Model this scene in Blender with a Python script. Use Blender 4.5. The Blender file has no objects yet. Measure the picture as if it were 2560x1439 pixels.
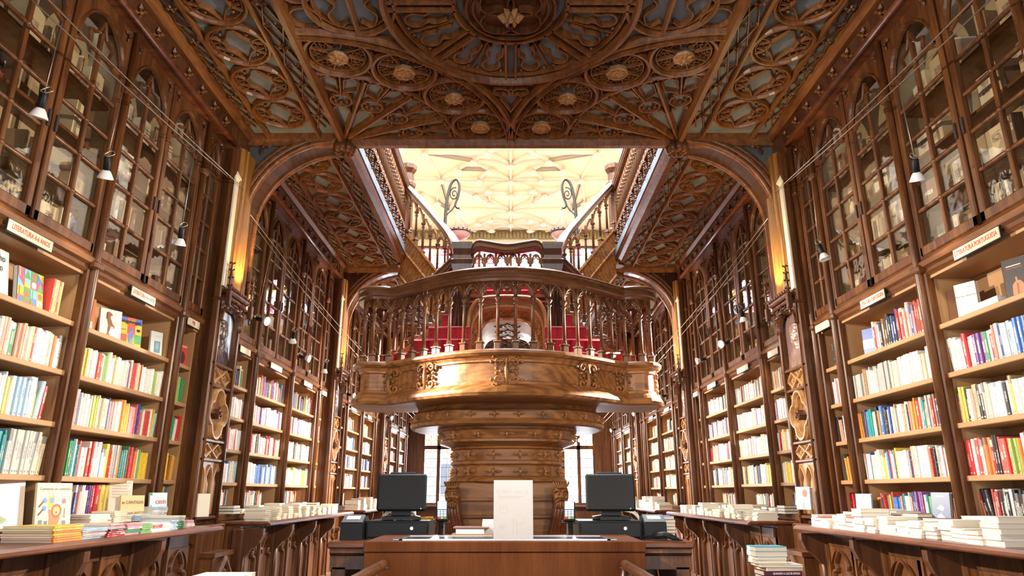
import bpy, bmesh, math, random
from mathutils import Vector, Matrix
R = random.Random(7)
PI = math.pi
C = bpy.context.scene.collection
sc = bpy.context.scene

# ------------------------------------------------------------------ mesh builder
class MB:
    def __init__(s):
        s.v = []; s.f = []; s.m = []; s.s = []; s.c = []
    def add(s, vs, fs, mat=0, smooth=False, col=None):
        b = len(s.v); s.v.extend(vs)
        for f in fs:
            s.f.append([i + b for i in f]); s.m.append(mat); s.s.append(smooth); s.c.append(col)
        return s
    def box(s, x0, x1, y0, y1, z0, z1, mat=0, col=None):
        v = [(x0,y0,z0),(x1,y0,z0),(x1,y1,z0),(x0,y1,z0),(x0,y0,z1),(x1,y0,z1),(x1,y1,z1),(x0,y1,z1)]
        return s.add(v, [(3,2,1,0),(4,5,6,7),(0,1,5,4),(1,2,6,5),(2,3,7,6),(3,0,4,7)], mat, False, col)
    def cbox(s, x0, x1, y0, y1, z0, z1, b=.01, mat=0):
        """box with chamfered edges along every side"""
        v = []; f = []
        def ring(x0,x1,y0,y1,z): return [(x0+b,y0,z),(x1-b,y0,z),(x1,y0+b,z),(x1,y1-b,z),(x1-b,y1,z),(x0+b,y1,z),(x0,y1-b,z),(x0,y0+b,z)]
        rs = [ring(x0+b,x1-b,y0+b,y1-b,z0), ring(x0,x1,y0,y1,z0+b), ring(x0,x1,y0,y1,z1-b), ring(x0+b,x1-b,y0+b,y1-b,z1)]
        return s.loft(rs, True, True, mat)
    def obox(s, M, sx, sy, sz, mat=0):
        """box centred on matrix M"""
        v = [tuple(M @ Vector((a*sx/2, b*sy/2, c*sz/2))) for c in (-1,1) for a, b in ((-1,-1),(1,-1),(1,1),(-1,1))]
        return s.add(v, [(3,2,1,0),(4,5,6,7),(0,1,5,4),(1,2,6,5),(2,3,7,6),(3,0,4,7)], mat)
    def loft(s, rings, cap=True, closed=True, mat=0, smooth=False):
        n = len(rings[0]); v = [p for r in rings for p in r]; f = []
        for i in range(len(rings)-1):
            for j in range(n if closed else n-1):
                k = (j+1) % n
                f.append((i*n+j, i*n+k, (i+1)*n+k, (i+1)*n+j))
        s.add(v, f, mat, smooth)
        if cap and closed:
            b = len(s.v) - len(v)
            s.f.append([b+j for j in range(n-1,-1,-1)]); s.m.append(mat); s.s.append(False); s.c.append(None)
            s.f.append([b+(len(rings)-1)*n+j for j in range(n)]); s.m.append(mat); s.s.append(False); s.c.append(None)
        return s
    def prism(s, poly, ax, a, b, mat=0):
        """polygon extruded along axis ax; poly in the two other axes (in order)"""
        def P(p, t):
            return (t,p[0],p[1]) if ax == 0 else (p[0],t,p[1]) if ax == 1 else (p[0],p[1],t)
        return s.loft([[P(p,a) for p in poly], [P(p,b) for p in poly]], True, True, mat)
    def tube(s, path, r, n=8, closed=False, mat=0, cap=True, smooth=True):
        path = [Vector(p) for p in path]; m = len(path); rings = []
        up = Vector((0,0,1)); prev = None
        for i, p in enumerate(path):
            a = path[i-1] if (i > 0 or closed) else p
            b = path[(i+1) % m] if (i < m-1 or closed) else p
            t = (b - a)
            if t.length < 1e-9: t = Vector((0,0,1))
            t.normalize()
            if prev is None:
                u = t.cross(up)
                if u.length < 1e-3: u = t.cross(Vector((1,0,0)))
            else:
                u = prev - t*prev.dot(t)
            u.normalize(); w = t.cross(u); prev = u
            rr = r[i] if isinstance(r, (list, tuple)) else r
            rings.append([tuple(p + u*math.cos(2*PI*k/n)*rr + w*math.sin(2*PI*k/n)*rr) for k in range(n)])
        if closed: rings.append(rings[0])
        return s.loft(rings, cap and not closed, True, mat, smooth)
    def sweep(s, path, prof, closed=False, z=0., P=None, mat=0, cap=False):
        """moulding: plan path of (x, y), profile of (offset, z) points; P maps (x, y, z) to a point"""
        m = len(path); rings = []
        for i in range(m):
            x, y = path[i]
            a = path[i-1] if (i > 0 or closed) else None
            b = path[(i+1) % m] if (i < m-1 or closed) else None
            ds = []
            for p, q in ((a, path[i]), (path[i], b)):
                if p is None or q is None: continue
                l = math.hypot(q[0]-p[0], q[1]-p[1])
                if l > 1e-9: ds.append(((q[0]-p[0])/l, (q[1]-p[1])/l))
            if not ds: ds = [(1,0)]
            ns = [(-d[1], d[0]) for d in ds]
            nx = sum(k[0] for k in ns); ny = sum(k[1] for k in ns); l = math.hypot(nx, ny) or 1
            nx /= l; ny /= l
            cs = max(.35, nx*ns[0][0] + ny*ns[0][1])
            rings.append([(x + nx*o/cs, y + ny*o/cs, z + dz) for o, dz in prof])
        if P: rings = [[P(*p) for p in r] for r in rings]
        if closed: rings.append(rings[0])
        return s.loft(rings, cap, cap, mat)
    def lathe(s, prof, n=16, c=(0,0,0), mat=0, smooth=True, M=None, a0=0., a1=2*PI):
        full = abs(a1-a0-2*PI) < 1e-6; k = n if full else n+1
        rings = []
        for r, z in prof:
            ring = []
            for i in range(k):
                a = a0 + (a1-a0)*i/n
                p = Vector((r*math.cos(a), r*math.sin(a), z))
                if M is not None: p = M @ p
                ring.append((p[0]+c[0], p[1]+c[1], p[2]+c[2]))
            rings.append(ring)
        return s.loft(rings, full, full, mat, smooth)
    def ball(s, c, r, n=8, mat=0, sq=(1,1,1), M=None):
        prof = [(max(1e-4, math.sin(PI*i/n)), -math.cos(PI*i/n)) for i in range(n+1)]
        MM = Matrix.Diagonal((r*sq[0], r*sq[1], r*sq[2]))
        if M is not None: MM = M.to_3x3() @ MM
        return s.lathe(prof, n+2, c, mat, True, MM)
    def xf(s, M, i0=0):
        s.v[i0:] = [tuple(M @ Vector(p)) for p in s.v[i0:]]; return s
    def mesh(s, name, mats, recalc=True):
        me = bpy.data.meshes.new(name)
        me.from_pydata(s.v, [], s.f)
        for m in (mats if isinstance(mats, (list, tuple)) else [mats]): me.materials.append(m)
        me.polygons.foreach_set('material_index', s.m)
        me.polygons.foreach_set('use_smooth', s.s)
        if any(c is not None for c in s.c):
            at = me.color_attributes.new('cover', 'FLOAT_COLOR', 'CORNER')
            buf = []
            for f, c in zip(s.f, s.c):
                buf += list(c or (.8,.8,.8,1))*len(f)
            at.data.foreach_set('color', buf)
        me.update()
        if recalc and s.f:
            bm = bmesh.new(); bm.from_mesh(me)
            bmesh.ops.recalc_face_normals(bm, faces=bm.faces)
            bm.to_mesh(me); bm.free()
        return me
    def build(s, name, mats, parent=None, loc=(0,0,0), rz=0., kind=None, recalc=True):
        o = bpy.data.objects.new(name, s.mesh(name, mats, recalc)); C.objects.link(o)
        o.location = loc; o.rotation_euler = (0,0,rz)
        if parent is not None: o.parent = parent
        if kind: o['kind'] = kind
        return o

def thing(name, label, cat, loc=(0,0,0), rz=0., group=None, kind=None):
    o = bpy.data.objects.new(name, None); C.objects.link(o)
    o.location = loc; o.rotation_euler = (0,0,rz); o.empty_display_size = .1
    tag(o, label, cat, group, kind); return o
def tag(o, label, cat=None, group=None, kind=None):
    o['label'] = label
    if cat: o['category'] = cat
    if group: o['group'] = group
    if kind: o['kind'] = kind
    return o
KIDS = {}
def children(o):
    return [c for c in bpy.data.objects if c.parent == o]
def tree(o):
    """list of (object, children) read once so that copies are quick"""
    return (o, [tree(c) for c in children(o)])
def copy_tree(t, parent=None):
    o = t[0].copy(); C.objects.link(o)
    if parent is not None: o.parent = parent
    for c in t[1]: copy_tree(c, o)
    return o
def text_part(name, body, size, mat, parent, M, extrude=.0008, align='CENTER', sx=1., bold=0., label=None):
    cu = bpy.data.curves.new(name, 'FONT'); cu.body = body; cu.size = size; cu.extrude = extrude
    cu.align_x = align; cu.align_y = 'CENTER'; cu.offset = bold; cu.resolution_u = 3
    tmp = bpy.data.objects.new('tmp', cu); C.objects.link(tmp)
    dg = bpy.context.evaluated_depsgraph_get()
    me = bpy.data.meshes.new_from_object(tmp.evaluated_get(dg)); me.name = name
    bpy.data.objects.remove(tmp); me.materials.clear(); me.materials.append(mat)
    me.transform(M @ Matrix.Diagonal((sx,1,1,1)))
    o = bpy.data.objects.new(name, me); C.objects.link(o)
    if parent is not None: o.parent = parent
    if label: o['label'] = label
    return o
ORD = 'first second third fourth fifth sixth seventh eighth ninth tenth eleventh twelfth thirteenth fourteenth fifteenth sixteenth seventeenth eighteenth nineteenth twentieth'.split()
TENS = {2:'twenty',3:'thirty',4:'forty',5:'fifty'}
def nth(i):
    i += 1
    if i <= 20: return ORD[i-1]
    t, u = divmod(i, 10)
    return (TENS[t][:-1] + 'ieth') if u == 0 else TENS[t] + '-' + ORD[u-1]
def arc(cx, cy, r, a0, a1, n=12):
    return [(cx + r*math.cos(math.radians(a0 + (a1-a0)*i/n)), cy + r*math.sin(math.radians(a0 + (a1-a0)*i/n))) for i in range(n+1)]
def circ(cx, cy, r, n=28):
    return [(cx + r*math.cos(2*PI*i/n), cy + r*math.sin(2*PI*i/n)) for i in range(n)]
def bez(pts, n=12):
    """Catmull-Rom curve through points of any dimension"""
    out = []; P = [pts[0]] + list(pts) + [pts[-1]]
    for i in range(1, len(P)-2):
        for k in range(n):
            t = k/n
            out.append(tuple(.5*((2*b) + (-a+c)*t + (2*a-5*b+4*c-d)*t*t + (-a+3*b-3*c+d)*t**3) for a,b,c,d in zip(P[i-1],P[i],P[i+1],P[i+2])))
    out.append(tuple(pts[-1])); return out

# ------------------------------------------------------------------ materials
def nodes(name):
    m = bpy.data.materials.new(name); m.use_nodes = True
    nt = m.node_tree; b = nt.nodes['Principled BSDF']
    return m, nt, b
def N(nt, t, **kw):
    n = nt.nodes.new(t)
    for k, v in kw.items():
        if k.startswith('i_'): n.inputs[int(k[2:]) if k[2:].isdigit() else k[2:].replace('_',' ')].default_value = v
        else: setattr(n, k, v)
    return n
def ramp(nt, stops):
    r = nt.nodes.new('ShaderNodeValToRGB'); e = r.color_ramp.elements
    while len(e) < len(stops): e.new(.5)
    for k, (p, c) in zip(e, stops): k.position = p; k.color = (*c, 1)
    return r
def plain(name, col, rough=.5, metal=0., spec=.5, noise=0., scale=20., coat=0., emit=None, es=0.):
    m, nt, b = nodes(name)
    b.inputs['Base Color'].default_value = (*col, 1); b.inputs['Roughness'].default_value = rough
    b.inputs['Metallic'].default_value = metal; b.inputs['Specular IOR Level'].default_value = spec
    b.inputs['Coat Weight'].default_value = coat
    if emit: b.inputs['Emission Color'].default_value = (*emit,1); b.inputs['Emission Strength'].default_value = es
    if noise:
        tc = N(nt,'ShaderNodeTexCoord'); nz = N(nt,'ShaderNodeTexNoise'); nz.inputs['Scale'].default_value = scale; nz.inputs['Detail'].default_value = 4
        r = ramp(nt, [(.3, tuple(max(0,c*(1-noise)) for c in col)), (.7, tuple(min(1,c*(1+noise)) for c in col))])
        nt.links.new(tc.outputs['Object'], nz.inputs['Vector']); nt.links.new(nz.outputs[0], r.inputs[0]); nt.links.new(r.outputs[0], b.inputs['Base Color'])
    return m
def wood(name, dark, mid, light, rough=.35, axis=2, scale=1., bump=.15, coat=.15, rings=0., spec=.4):
    """oiled oak: grain stretched along one object axis"""
    m, nt, b = nodes(name); L = nt.links.new
    tc = N(nt,'ShaderNodeTexCoord'); mp = N(nt,'ShaderNodeMapping')
    st = [9*scale]*3; st[axis] = .9*scale; mp.inputs['Scale'].default_value = st
    L(tc.outputs['Object'], mp.inputs['Vector'])
    n1 = N(nt,'ShaderNodeTexNoise'); n1.inputs['Scale'].default_value = 1.; n1.inputs['Detail'].default_value = 5; n1.inputs['Distortion'].default_value = 1.2
    L(mp.outputs[0], n1.inputs['Vector'])
    n2 = N(nt,'ShaderNodeTexNoise'); n2.inputs['Scale'].default_value = 9.; n2.inputs['Detail'].default_value = 3
    L(mp.outputs[0], n2.inputs['Vector'])
    mx = N(nt,'ShaderNodeMath', operation='MULTIPLY_ADD'); mx.inputs[1].default_value = .45
    L(n2.outputs[0], mx.inputs[0]); L(n1.outputs[0], mx.inputs[2])
    src = mx.outputs[0]
    if rings:
        wv = N(nt,'ShaderNodeTexWave', wave_type='RINGS'); wv.inputs['Scale'].default_value = rings; wv.inputs['Distortion'].default_value = 9; wv.inputs['Detail'].default_value = 2; wv.inputs['Detail Scale'].default_value = .7
        mp2 = N(nt,'ShaderNodeMapping'); s2 = [2.2]*3; s2[axis] = .5; mp2.inputs['Scale'].default_value = s2
        L(tc.outputs['Object'], mp2.inputs['Vector']); L(mp2.outputs[0], wv.inputs['Vector'])
        m3 = N(nt,'ShaderNodeMath', operation='MULTIPLY_ADD'); m3.inputs[1].default_value = .2
        L(wv.outputs[1], m3.inputs[0]); L(src, m3.inputs[2]); src = m3.outputs[0]
    r = ramp(nt, [(.35, dark), (.68, mid), (1., light)])
    L(src, r.inputs[0]); L(r.outputs[0], b.inputs['Base Color'])
    b.inputs['Specular IOR Level'].default_value = spec
    b.inputs['Roughness'].default_value = rough; b.inputs['Coat Weight'].default_value = coat; b.inputs['Coat Roughness'].default_value = .25
    if bump:
        bp = N(nt,'ShaderNodeBump'); bp.inputs['Strength'].default_value = bump; bp.inputs['Distance'].default_value = .004
        L(n2.outputs[0], bp.inputs['Height']); L(bp.outputs[0], b.inputs['Normal'])
    return m
M = {}
M['oak'] = wood('oak', (.028,.008,.003), (.092,.030,.0085), (.20,.075,.021), axis=2, rough=.38, coat=.12)
M['oak_y'] = wood('oak_long', (.045,.015,.005), (.125,.045,.014), (.24,.095,.032), axis=0, rough=.3, coat=.25)
M['oak_dark'] = wood('oak_dark', (.026,.009,.004), (.072,.025,.010), (.14,.052,.020), rough=.3, axis=2)
M['oak_red'] = wood('oak_red', (.05,.014,.006), (.13,.040,.016), (.24,.085,.034), rough=.3, axis=0)
M['ceil_wood'] = wood('ceiling_wood', (.055,.017,.004), (.17,.060,.015), (.31,.125,.037), rough=.35, coat=.15, axis=1, scale=1.3)
M['stair_wood'] = wood('stair_oak', (.065,.022,.006), (.185,.070,.019), (.34,.145,.046), rough=.46, coat=.05, axis=0, rings=2.2)
M['stair_dark'] = wood('stair_oak_dark', (.018,.007,.004), (.050,.018,.008), (.10,.038,.016), rough=.28, axis=2)
M['baluster'] = wood('baluster_oak', (.036,.012,.004), (.105,.038,.012), (.21,.085,.028), rough=.4, axis=2, coat=.08)
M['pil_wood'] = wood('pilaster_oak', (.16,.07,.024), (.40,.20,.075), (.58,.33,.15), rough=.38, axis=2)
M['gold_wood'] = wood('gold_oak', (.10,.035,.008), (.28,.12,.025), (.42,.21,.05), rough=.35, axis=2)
M['veneer'] = wood('desk_veneer', (.070,.017,.004), (.115,.032,.008), (.160,.050,.013), rough=.55, axis=2, bump=.03, rings=1.3, coat=0, spec=.1)
M['rail_wood'] = wood('handrail_wood', (.045,.016,.007), (.115,.044,.017), (.20,.085,.036), rough=.3, axis=0, coat=.2)
M['ceil_panel'] = plain('ceiling_panel_grey', (.165,.20,.24), .7, noise=.25, scale=5)
M['shelf'] = plain('shelf_board_tan', (.42,.235,.105), .55, noise=.06, scale=3)
M['shelf_in'] = plain('shelf_lining_tan', (.38,.205,.088), .7, noise=.06, scale=3)
M['plaster'] = plain('cream_plaster', (.83,.70,.52), .8, noise=.05, scale=2)
M['plaster_rib'] = plain('plaster_rib', (.80,.73,.62), .8)
M['cream'] = plain('cream_paint', (.80,.72,.56), .6)
M['olive'] = plain('olive_curtain', (.27,.22,.10), .9, noise=.3, scale=8)
M['relief_blue'] = plain('grey_blue_ground', (.36,.43,.54), .4, noise=.2, scale=9)
M['relief_brown'] = plain('brown_ground', (.16,.095,.085), .4, noise=.2, scale=9)
M['spandrel'] = plain('dark_grey_panel', (.085,.09,.09), .6, noise=.2, scale=4)
M['copper'] = plain('brown_bronze', (.26,.165,.13), .32, metal=.3, noise=.3, scale=14)
M['bronze'] = plain('dark_bronze', (.060,.045,.045), .32, metal=.3, noise=.3, scale=14)
M['bronze_blue'] = plain('grey_blue_panel', (.20,.235,.30), .35, metal=.2, noise=.2, scale=9)
M['black'] = plain('black_plastic', (.009,.009,.010), .45, spec=.22)
M['screen'] = plain('dark_screen', (.010,.009,.009), .35, spec=.25)
M['grey'] = plain('grey_plastic', (.10,.105,.115), .4)
M['steel'] = plain('steel', (.55,.56,.58), .25, metal=1.)
M['wire'] = plain('steel_wire', (.45,.40,.34), .35, metal=.8)
M['iron'] = plain('wrought_iron', (.045,.036,.030), .55, metal=.2)
M['white'] = plain('white_enamel', (.82,.80,.76), .4)
M['paper'] = plain('white_paper', (.80,.77,.71), .8)
M['pages'] = plain('book_pages', (.74,.67,.54), .85, noise=.08, scale=60)
M['soffit'] = plain('pale_painted_soffit', (.50,.55,.62), .7, noise=.15, scale=6)
M['sign'] = plain('cream_sign', (.62,.53,.38), .6)
M['sign_red'] = plain('red_lettering', (.50,.09,.05), .6)
M['ink'] = plain('black_ink', (.02,.018,.018), .6)
M['carpet'] = plain('red_carpet', (.30,.008,.022), .95, noise=.35, scale=120)
M['nosing'] = plain('glint_red_nosing', (.42,.06,.075), .6)  # glints on the step edges, put into the colour as a lighter red
M['bulb'] = plain('lit_bulb', (1,1,1), .3, emit=(1,.86,.62), es=60)
M['floor'] = wood('floor_boards', (.05,.025,.012), (.11,.055,.028), (.17,.09,.045), rough=.4, axis=1)
M['wallpaint'] = plain('dark_wall', (.06,.035,.02), .8, noise=.2, scale=3)
M['cupboard_in'] = plain('cupboard_lining', (.36,.26,.14), .75, noise=.25, scale=3)
def glass(name, tint=(1,1,1), bump=.0, wav=6., refl=1.0, rough=0.):
    m, nt, b = nodes(name); nt.nodes.remove(b); L = nt.links.new
    out = nt.nodes['Material Output']
    tr = N(nt,'ShaderNodeBsdfTransparent'); tr.inputs[0].default_value = (*tint,1)
    gl = N(nt,'ShaderNodeBsdfGlossy'); gl.inputs['Roughness'].default_value = rough; gl.inputs[0].default_value = (refl,refl,refl,1)
    fr = N(nt,'ShaderNodeLayerWeight'); fr.inputs[0].default_value = .5
    pw = N(nt,'ShaderNodeMath', operation='POWER'); pw.inputs[1].default_value = 5; L(fr.outputs['Facing'], pw.inputs[0])
    ma = N(nt,'ShaderNodeMath', operation='MULTIPLY_ADD'); ma.inputs[1].default_value = .8; ma.inputs[2].default_value = .035; L(pw.outputs[0], ma.inputs[0])
    mx = N(nt,'ShaderNodeMixShader')
    L(ma.outputs[0], mx.inputs[0]); L(tr.outputs[0], mx.inputs[1]); L(gl.outputs[0], mx.inputs[2]); L(mx.outputs[0], out.inputs[0])
    if bump:
        tc = N(nt,'ShaderNodeTexCoord'); nz = N(nt,'ShaderNodeTexNoise'); nz.inputs['Scale'].default_value = wav; nz.inputs['Detail'].default_value = 3
        bp = N(nt,'ShaderNodeBump'); bp.inputs['Strength'].default_value = bump; bp.inputs['Distance'].default_value = .02
        L(tc.outputs['Object'], nz.inputs['Vector']); L(nz.outputs[0], bp.inputs['Height']); L(bp.outputs[0], gl.inputs['Normal'])
    return m
M['glass'] = glass('old_wavy_glass', (.95,.94,.91), .12, 3.)
M['clear'] = glass('clear_acrylic', (.96,.97,.97))
M['win_glass'] = glass('window_glass', (.97,.98,1.))
def book_mat(name, source, lying=False):
    """cover colour from the object's own colour (or the 'cover' attribute) with a printed title down the spine"""
    m, nt, b = nodes(name); L = nt.links.new
    def mth(op, a, c=None, v=None):
        n = N(nt,'ShaderNodeMath', operation=op); L(a, n.inputs[0])
        if c is not None: L(c, n.inputs[1])
        elif v is not None: n.inputs[1].default_value = v
        return n.outputs[0]
    if source == 'obj':
        oi = N(nt,'ShaderNodeObjectInfo'); col = oi.outputs['Color']; rnd = oi.outputs['Random']
        tc = N(nt,'ShaderNodeTexCoord'); sp = N(nt,'ShaderNodeSeparateXYZ'); L(tc.outputs['Object'], sp.inputs[0])
        u, v = (sp.outputs[2], sp.outputs[0]) if lying else (sp.outputs[0], sp.outputs[2])
        if lying: u = mth('SUBTRACT', u, v=.5); v = mth('ADD', v, v=.5)
        cx = N(nt,'ShaderNodeCombineXYZ'); L(mth('MULTIPLY', u, v=6.), cx.inputs[0]); L(mth('MULTIPLY', v, v=52.), cx.inputs[1]); L(mth('MULTIPLY', rnd, v=57.), cx.inputs[2])
        nz = N(nt,'ShaderNodeTexNoise'); nz.inputs['Scale'].default_value = 1.; nz.inputs['Detail'].default_value = 1.; L(cx.outputs[0], nz.inputs['Vector'])
        ink_ = mth('GREATER_THAN', nz.outputs[0], v=.47)
        mu = mth('LESS_THAN', mth('ABSOLUTE', u), v=.22)
        r2 = mth('FRACT', mth('MULTIPLY', rnd, v=7.31)); ctr = mth('ADD', mth('MULTIPLY', r2, v=.26), v=.42); hl = mth('ADD', mth('MULTIPLY', mth('FRACT', mth('MULTIPLY', rnd, v=13.7)), v=.16), v=.10)
        mv = mth('LESS_THAN', mth('ABSOLUTE', mth('SUBTRACT', v, ctr)), hl)
        pub = mth('LESS_THAN', mth('ABSOLUTE', mth('SUBTRACT', v, v=.07)), v=.022)
        mk = mth('MULTIPLY', mth('MULTIPLY', mu, mth('MAXIMUM', mth('MULTIPLY', mv, ink_), pub)), mth('LESS_THAN', sp.outputs[1], v=.03))
        band = mth('MULTIPLY', mth('GREATER_THAN', v, mth('ADD', mth('MULTIPLY', r2, v=.3), v=.66)), mth('GREATER_THAN', mth('FRACT', mth('MULTIPLY', rnd, v=29.3)), v=.78))
        mk = mth('MULTIPLY', mth('MAXIMUM', mk, band), v=.72)
    else:
        at = N(nt,'ShaderNodeAttribute'); at.attribute_name = 'cover'; col = at.outputs['Color']
        geo = N(nt,'ShaderNodeNewGeometry'); mp = N(nt,'ShaderNodeMapping'); mp.inputs['Scale'].default_value = (150,150,60); L(geo.outputs['Position'], mp.inputs['Vector'])
        nz = N(nt,'ShaderNodeTexNoise'); nz.inputs['Scale'].default_value = 1.; nz.inputs['Detail'].default_value = 1.; L(mp.outputs[0], nz.inputs['Vector'])
        mk = mth('MULTIPLY', mth('GREATER_THAN', nz.outputs[0], v=.66), v=.5)
    bw = N(nt,'ShaderNodeRGBToBW'); L(col, bw.inputs[0])
    inv = mth('LESS_THAN', bw.outputs[0], v=.22)
    ink = N(nt,'ShaderNodeMix', data_type='RGBA'); L(inv, ink.inputs[0]); ink.inputs[6].default_value = (.10,.07,.09,1); ink.inputs[7].default_value = (.80,.76,.66,1)
    mx = N(nt,'ShaderNodeMix', data_type='RGBA'); L(mk, mx.inputs[0]); L(col, mx.inputs[6]); L(ink.outputs[2], mx.inputs[7])
    L(mx.outputs[2], b.inputs['Base Color']); b.inputs['Roughness'].default_value = .45
    return m
M['book'] = book_mat('book_cover', 'obj')
M['book_lying'] = book_mat('lying_cover', 'obj', True)
M['book_stuff'] = book_mat('book_cover_mixed', 'attr')
_pc = {}
def colmat(col, rough=.5):
    k = (tuple(col), rough)
    if k not in _pc: _pc[k] = plain('print_colour', col, rough)
    return _pc[k]
# ------------------------------------------------------------------ the setting
ZC = 5.05                     # ground floor ceiling
PIERS = (2.14, 6.70, 11.30, 15.90)
ARCHY = 6.87
def structure(mb, name, mats, parent=None, **k):
    return mb.build(name, mats, parent, kind='structure' if parent is None else None, **k)
m = MB(); m.box(-3.6,3.6,-2.6,21.,-.12,0.); structure(m, 'floor', M['floor'])
for sgn, nm in ((-1,'wall_left'),(1,'wall_right')):
    m = MB()
    a, b = sorted((sgn*3.42, sgn*3.62)); m.box(a,b,-2.6,20.8,0,5.05)
    o = structure(m, nm, M['wallpaint'])
    m = MB(); a, b = sorted((sgn*3.62, sgn*3.8)); m.box(a,b,6.5,21.,5.36,9.9)
    structure(m, 'wall_upper_left' if sgn < 0 else 'wall_upper_right', M['cream'])
m = MB(); m.box(-3.8,3.8,6.3,6.5,5.36,9.9); structure(m, 'wall_upper_near', M['cream'])
# unseen wall behind the viewer; its two openings are added for fill light
m = MB()
m.box(-3.6,-2.3,-2.6,-2.4,0,5.05); m.box(2.3,3.6,-2.6,-2.4,0,5.05); m.box(-.5,.5,-2.6,-2.4,0,5.05)
m.box(-2.3,-.5,-2.6,-2.4,0,.7); m.box(.5,2.3,-2.6,-2.4,0,.7); m.box(-2.3,-.5,-2.6,-2.4,2.5,5.05); m.box(.5,2.3,-2.6,-2.4,2.5,5.05)
structure(m, 'wall_rear', M['wallpaint'])
# street wall with window openings
FY = 20.5
wins = [(-2.58,-1.62),(1.50,2.46)]
m = MB()
xs = [-3.6] + [x for w in wins for x in w] + [3.6]
for i in range(0, len(xs), 2): m.box(xs[i],xs[i+1],FY,FY+.3,0,5.05)
for a, b in wins: m.box(a,b,FY,FY+.3,0,.92); m.box(a,b,FY,FY+.3,3.0,5.05)
structure(m, 'wall_street', M['oak'])
m = MB()                      # upper street wall around the stained glass
m.box(-3.8,-3.0,FY,FY+.3,5.05,9.9); m.box(3.0,3.8,FY,FY+.3,5.05,9.9); m.box(-3.0,3.0,FY,FY+.3,5.05,5.7); m.box(-3.0,3.0,FY,FY+.3,8.8,9.9)
structure(m, 'wall_upper_street', M['cream'])
m = MB(); 
for i in range(60):
    x = -3.5 + 7*i/60
    m.tube([(x,FY-.1,9.0),(x,FY-.1,9.24)], .062, 6, mat=0)
tag(m.build('curtain_valance', M['olive']), 'pleated olive curtain valance hanging under the cream vaulted ceiling', 'curtain')

def window(n, a, b, z0, z1, stained=False):
    w = bpy.data.objects.new('window_%d' % n, None); C.objects.link(w); w['kind'] = 'structure'
    m = MB(); f = .07
    for x0, x1 in ((a,a+f),(b-f,b)): m.box(x0,x1,FY+.02,FY+.16,z0,z1)
    m.box(a,b,FY+.02,FY+.16,z0,z0+f); m.box(a,b,FY+.02,FY+.16,z1-f,z1)
    if not stained:
        s = a + .30 if a > 0 else b - .36
        m.box((a+b)/2-.05,(a+b)/2+.05,FY,FY+.17,z0,z1); m.box(a,b,FY,FY+.17,z0+1.55,z0+1.66)
    else:
        for i in range(1,6): x = a+(b-a)*i/6; m.box(x-.04,x+.04,FY,FY+.16,z0,z1)
        for zz in (z0+.8, z0+1.7): m.box(a,b,FY,FY+.16,zz-.04,zz+.04)
    m.build('window_frame', M['oak'], w)
    m = MB()
    k = int((z1-z0)/.26)
    for i in range(1,k): z = z0+(z1-z0)*i/k; m.box(a,b,FY+.085,FY+.10,z-.007,z+.007)
    for x in (a+(b-a)*.25, a+(b-a)*.75): m.box(x-.007,x+.007,FY+.085,FY+.10,z0,z1)
    m.build('leading', M['black'], w)
    if not stained:
        m = MB(); m.box(a+f,b-f,FY+.09,FY+.096,z0+f,z1-f); m.build('glazing', M['win_glass'], w)
        m = MB(); m.cbox(a-.08,b+.08,FY-.16,FY+.05,z0-.06,z0,.012); m.build('sill', M['oak_y'], w)
    else:
        m = MB(); tints = [M['sg_pink'],M['sg_white'],M['sg_blue'],M['sg_amber'],M['sg_white']]
        for i in range(24):
            for j in range(10):
                x = a+(b-a)*i/24; z = z0+(z1-z0)*j/10
                m.box(x,x+(b-a)/24-.004,FY+.09,FY+.096,z,z+(z1-z0)/10-.004,mat=R.randrange(5))
        m.build('stained_glazing', tints, w)
    return w
for nm, t in (('sg_pink',(1,.35,.45)),('sg_white',(.95,.97,1)),('sg_blue',(.55,.7,1)),('sg_amber',(1,.75,.4))): M[nm] = glass(nm, t)
for i, (a, b) in enumerate(wins): window(i+1, a, b, .92, 3.0)
window(3, -3.0, 3.0, 5.7, 8.8, True)
# buildings across the street, seen through the panes
for x, wd, h, col, lab in ((-2.3,3.4,7.5,(.55,.20,.13),'red roofed house across the street seen through window panes'),(3.4,3.8,8.5,(.62,.58,.52),'pale grey house across the street seen through window panes')):
    t = thing('street_house', lab, 'building', (x*2.2,34,0))
    m = MB(); m.box(-wd,wd,0,6,0,h*.42); m.build('house_wall', M['cream'], t)
    m = MB(); m.prism([(-wd-.3,h*.42),(wd+.3,h*.42),(0,h*.62)],1,-.3,6.3); m.build('roof', colmat(col,.8), t)
    for i in range(3):
        m = MB(); m.box(-wd*.7+i*wd*.6,-wd*.7+i*wd*.6+.9,-.06,.05,1.2,2.6); m.build('house_window', M['grey'], t)
m = MB(); m.box(-14,14,20.9,44,-.3,-.02); structure(m, 'street_pavement', plain('paving', (.35,.34,.32), .8))

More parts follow.
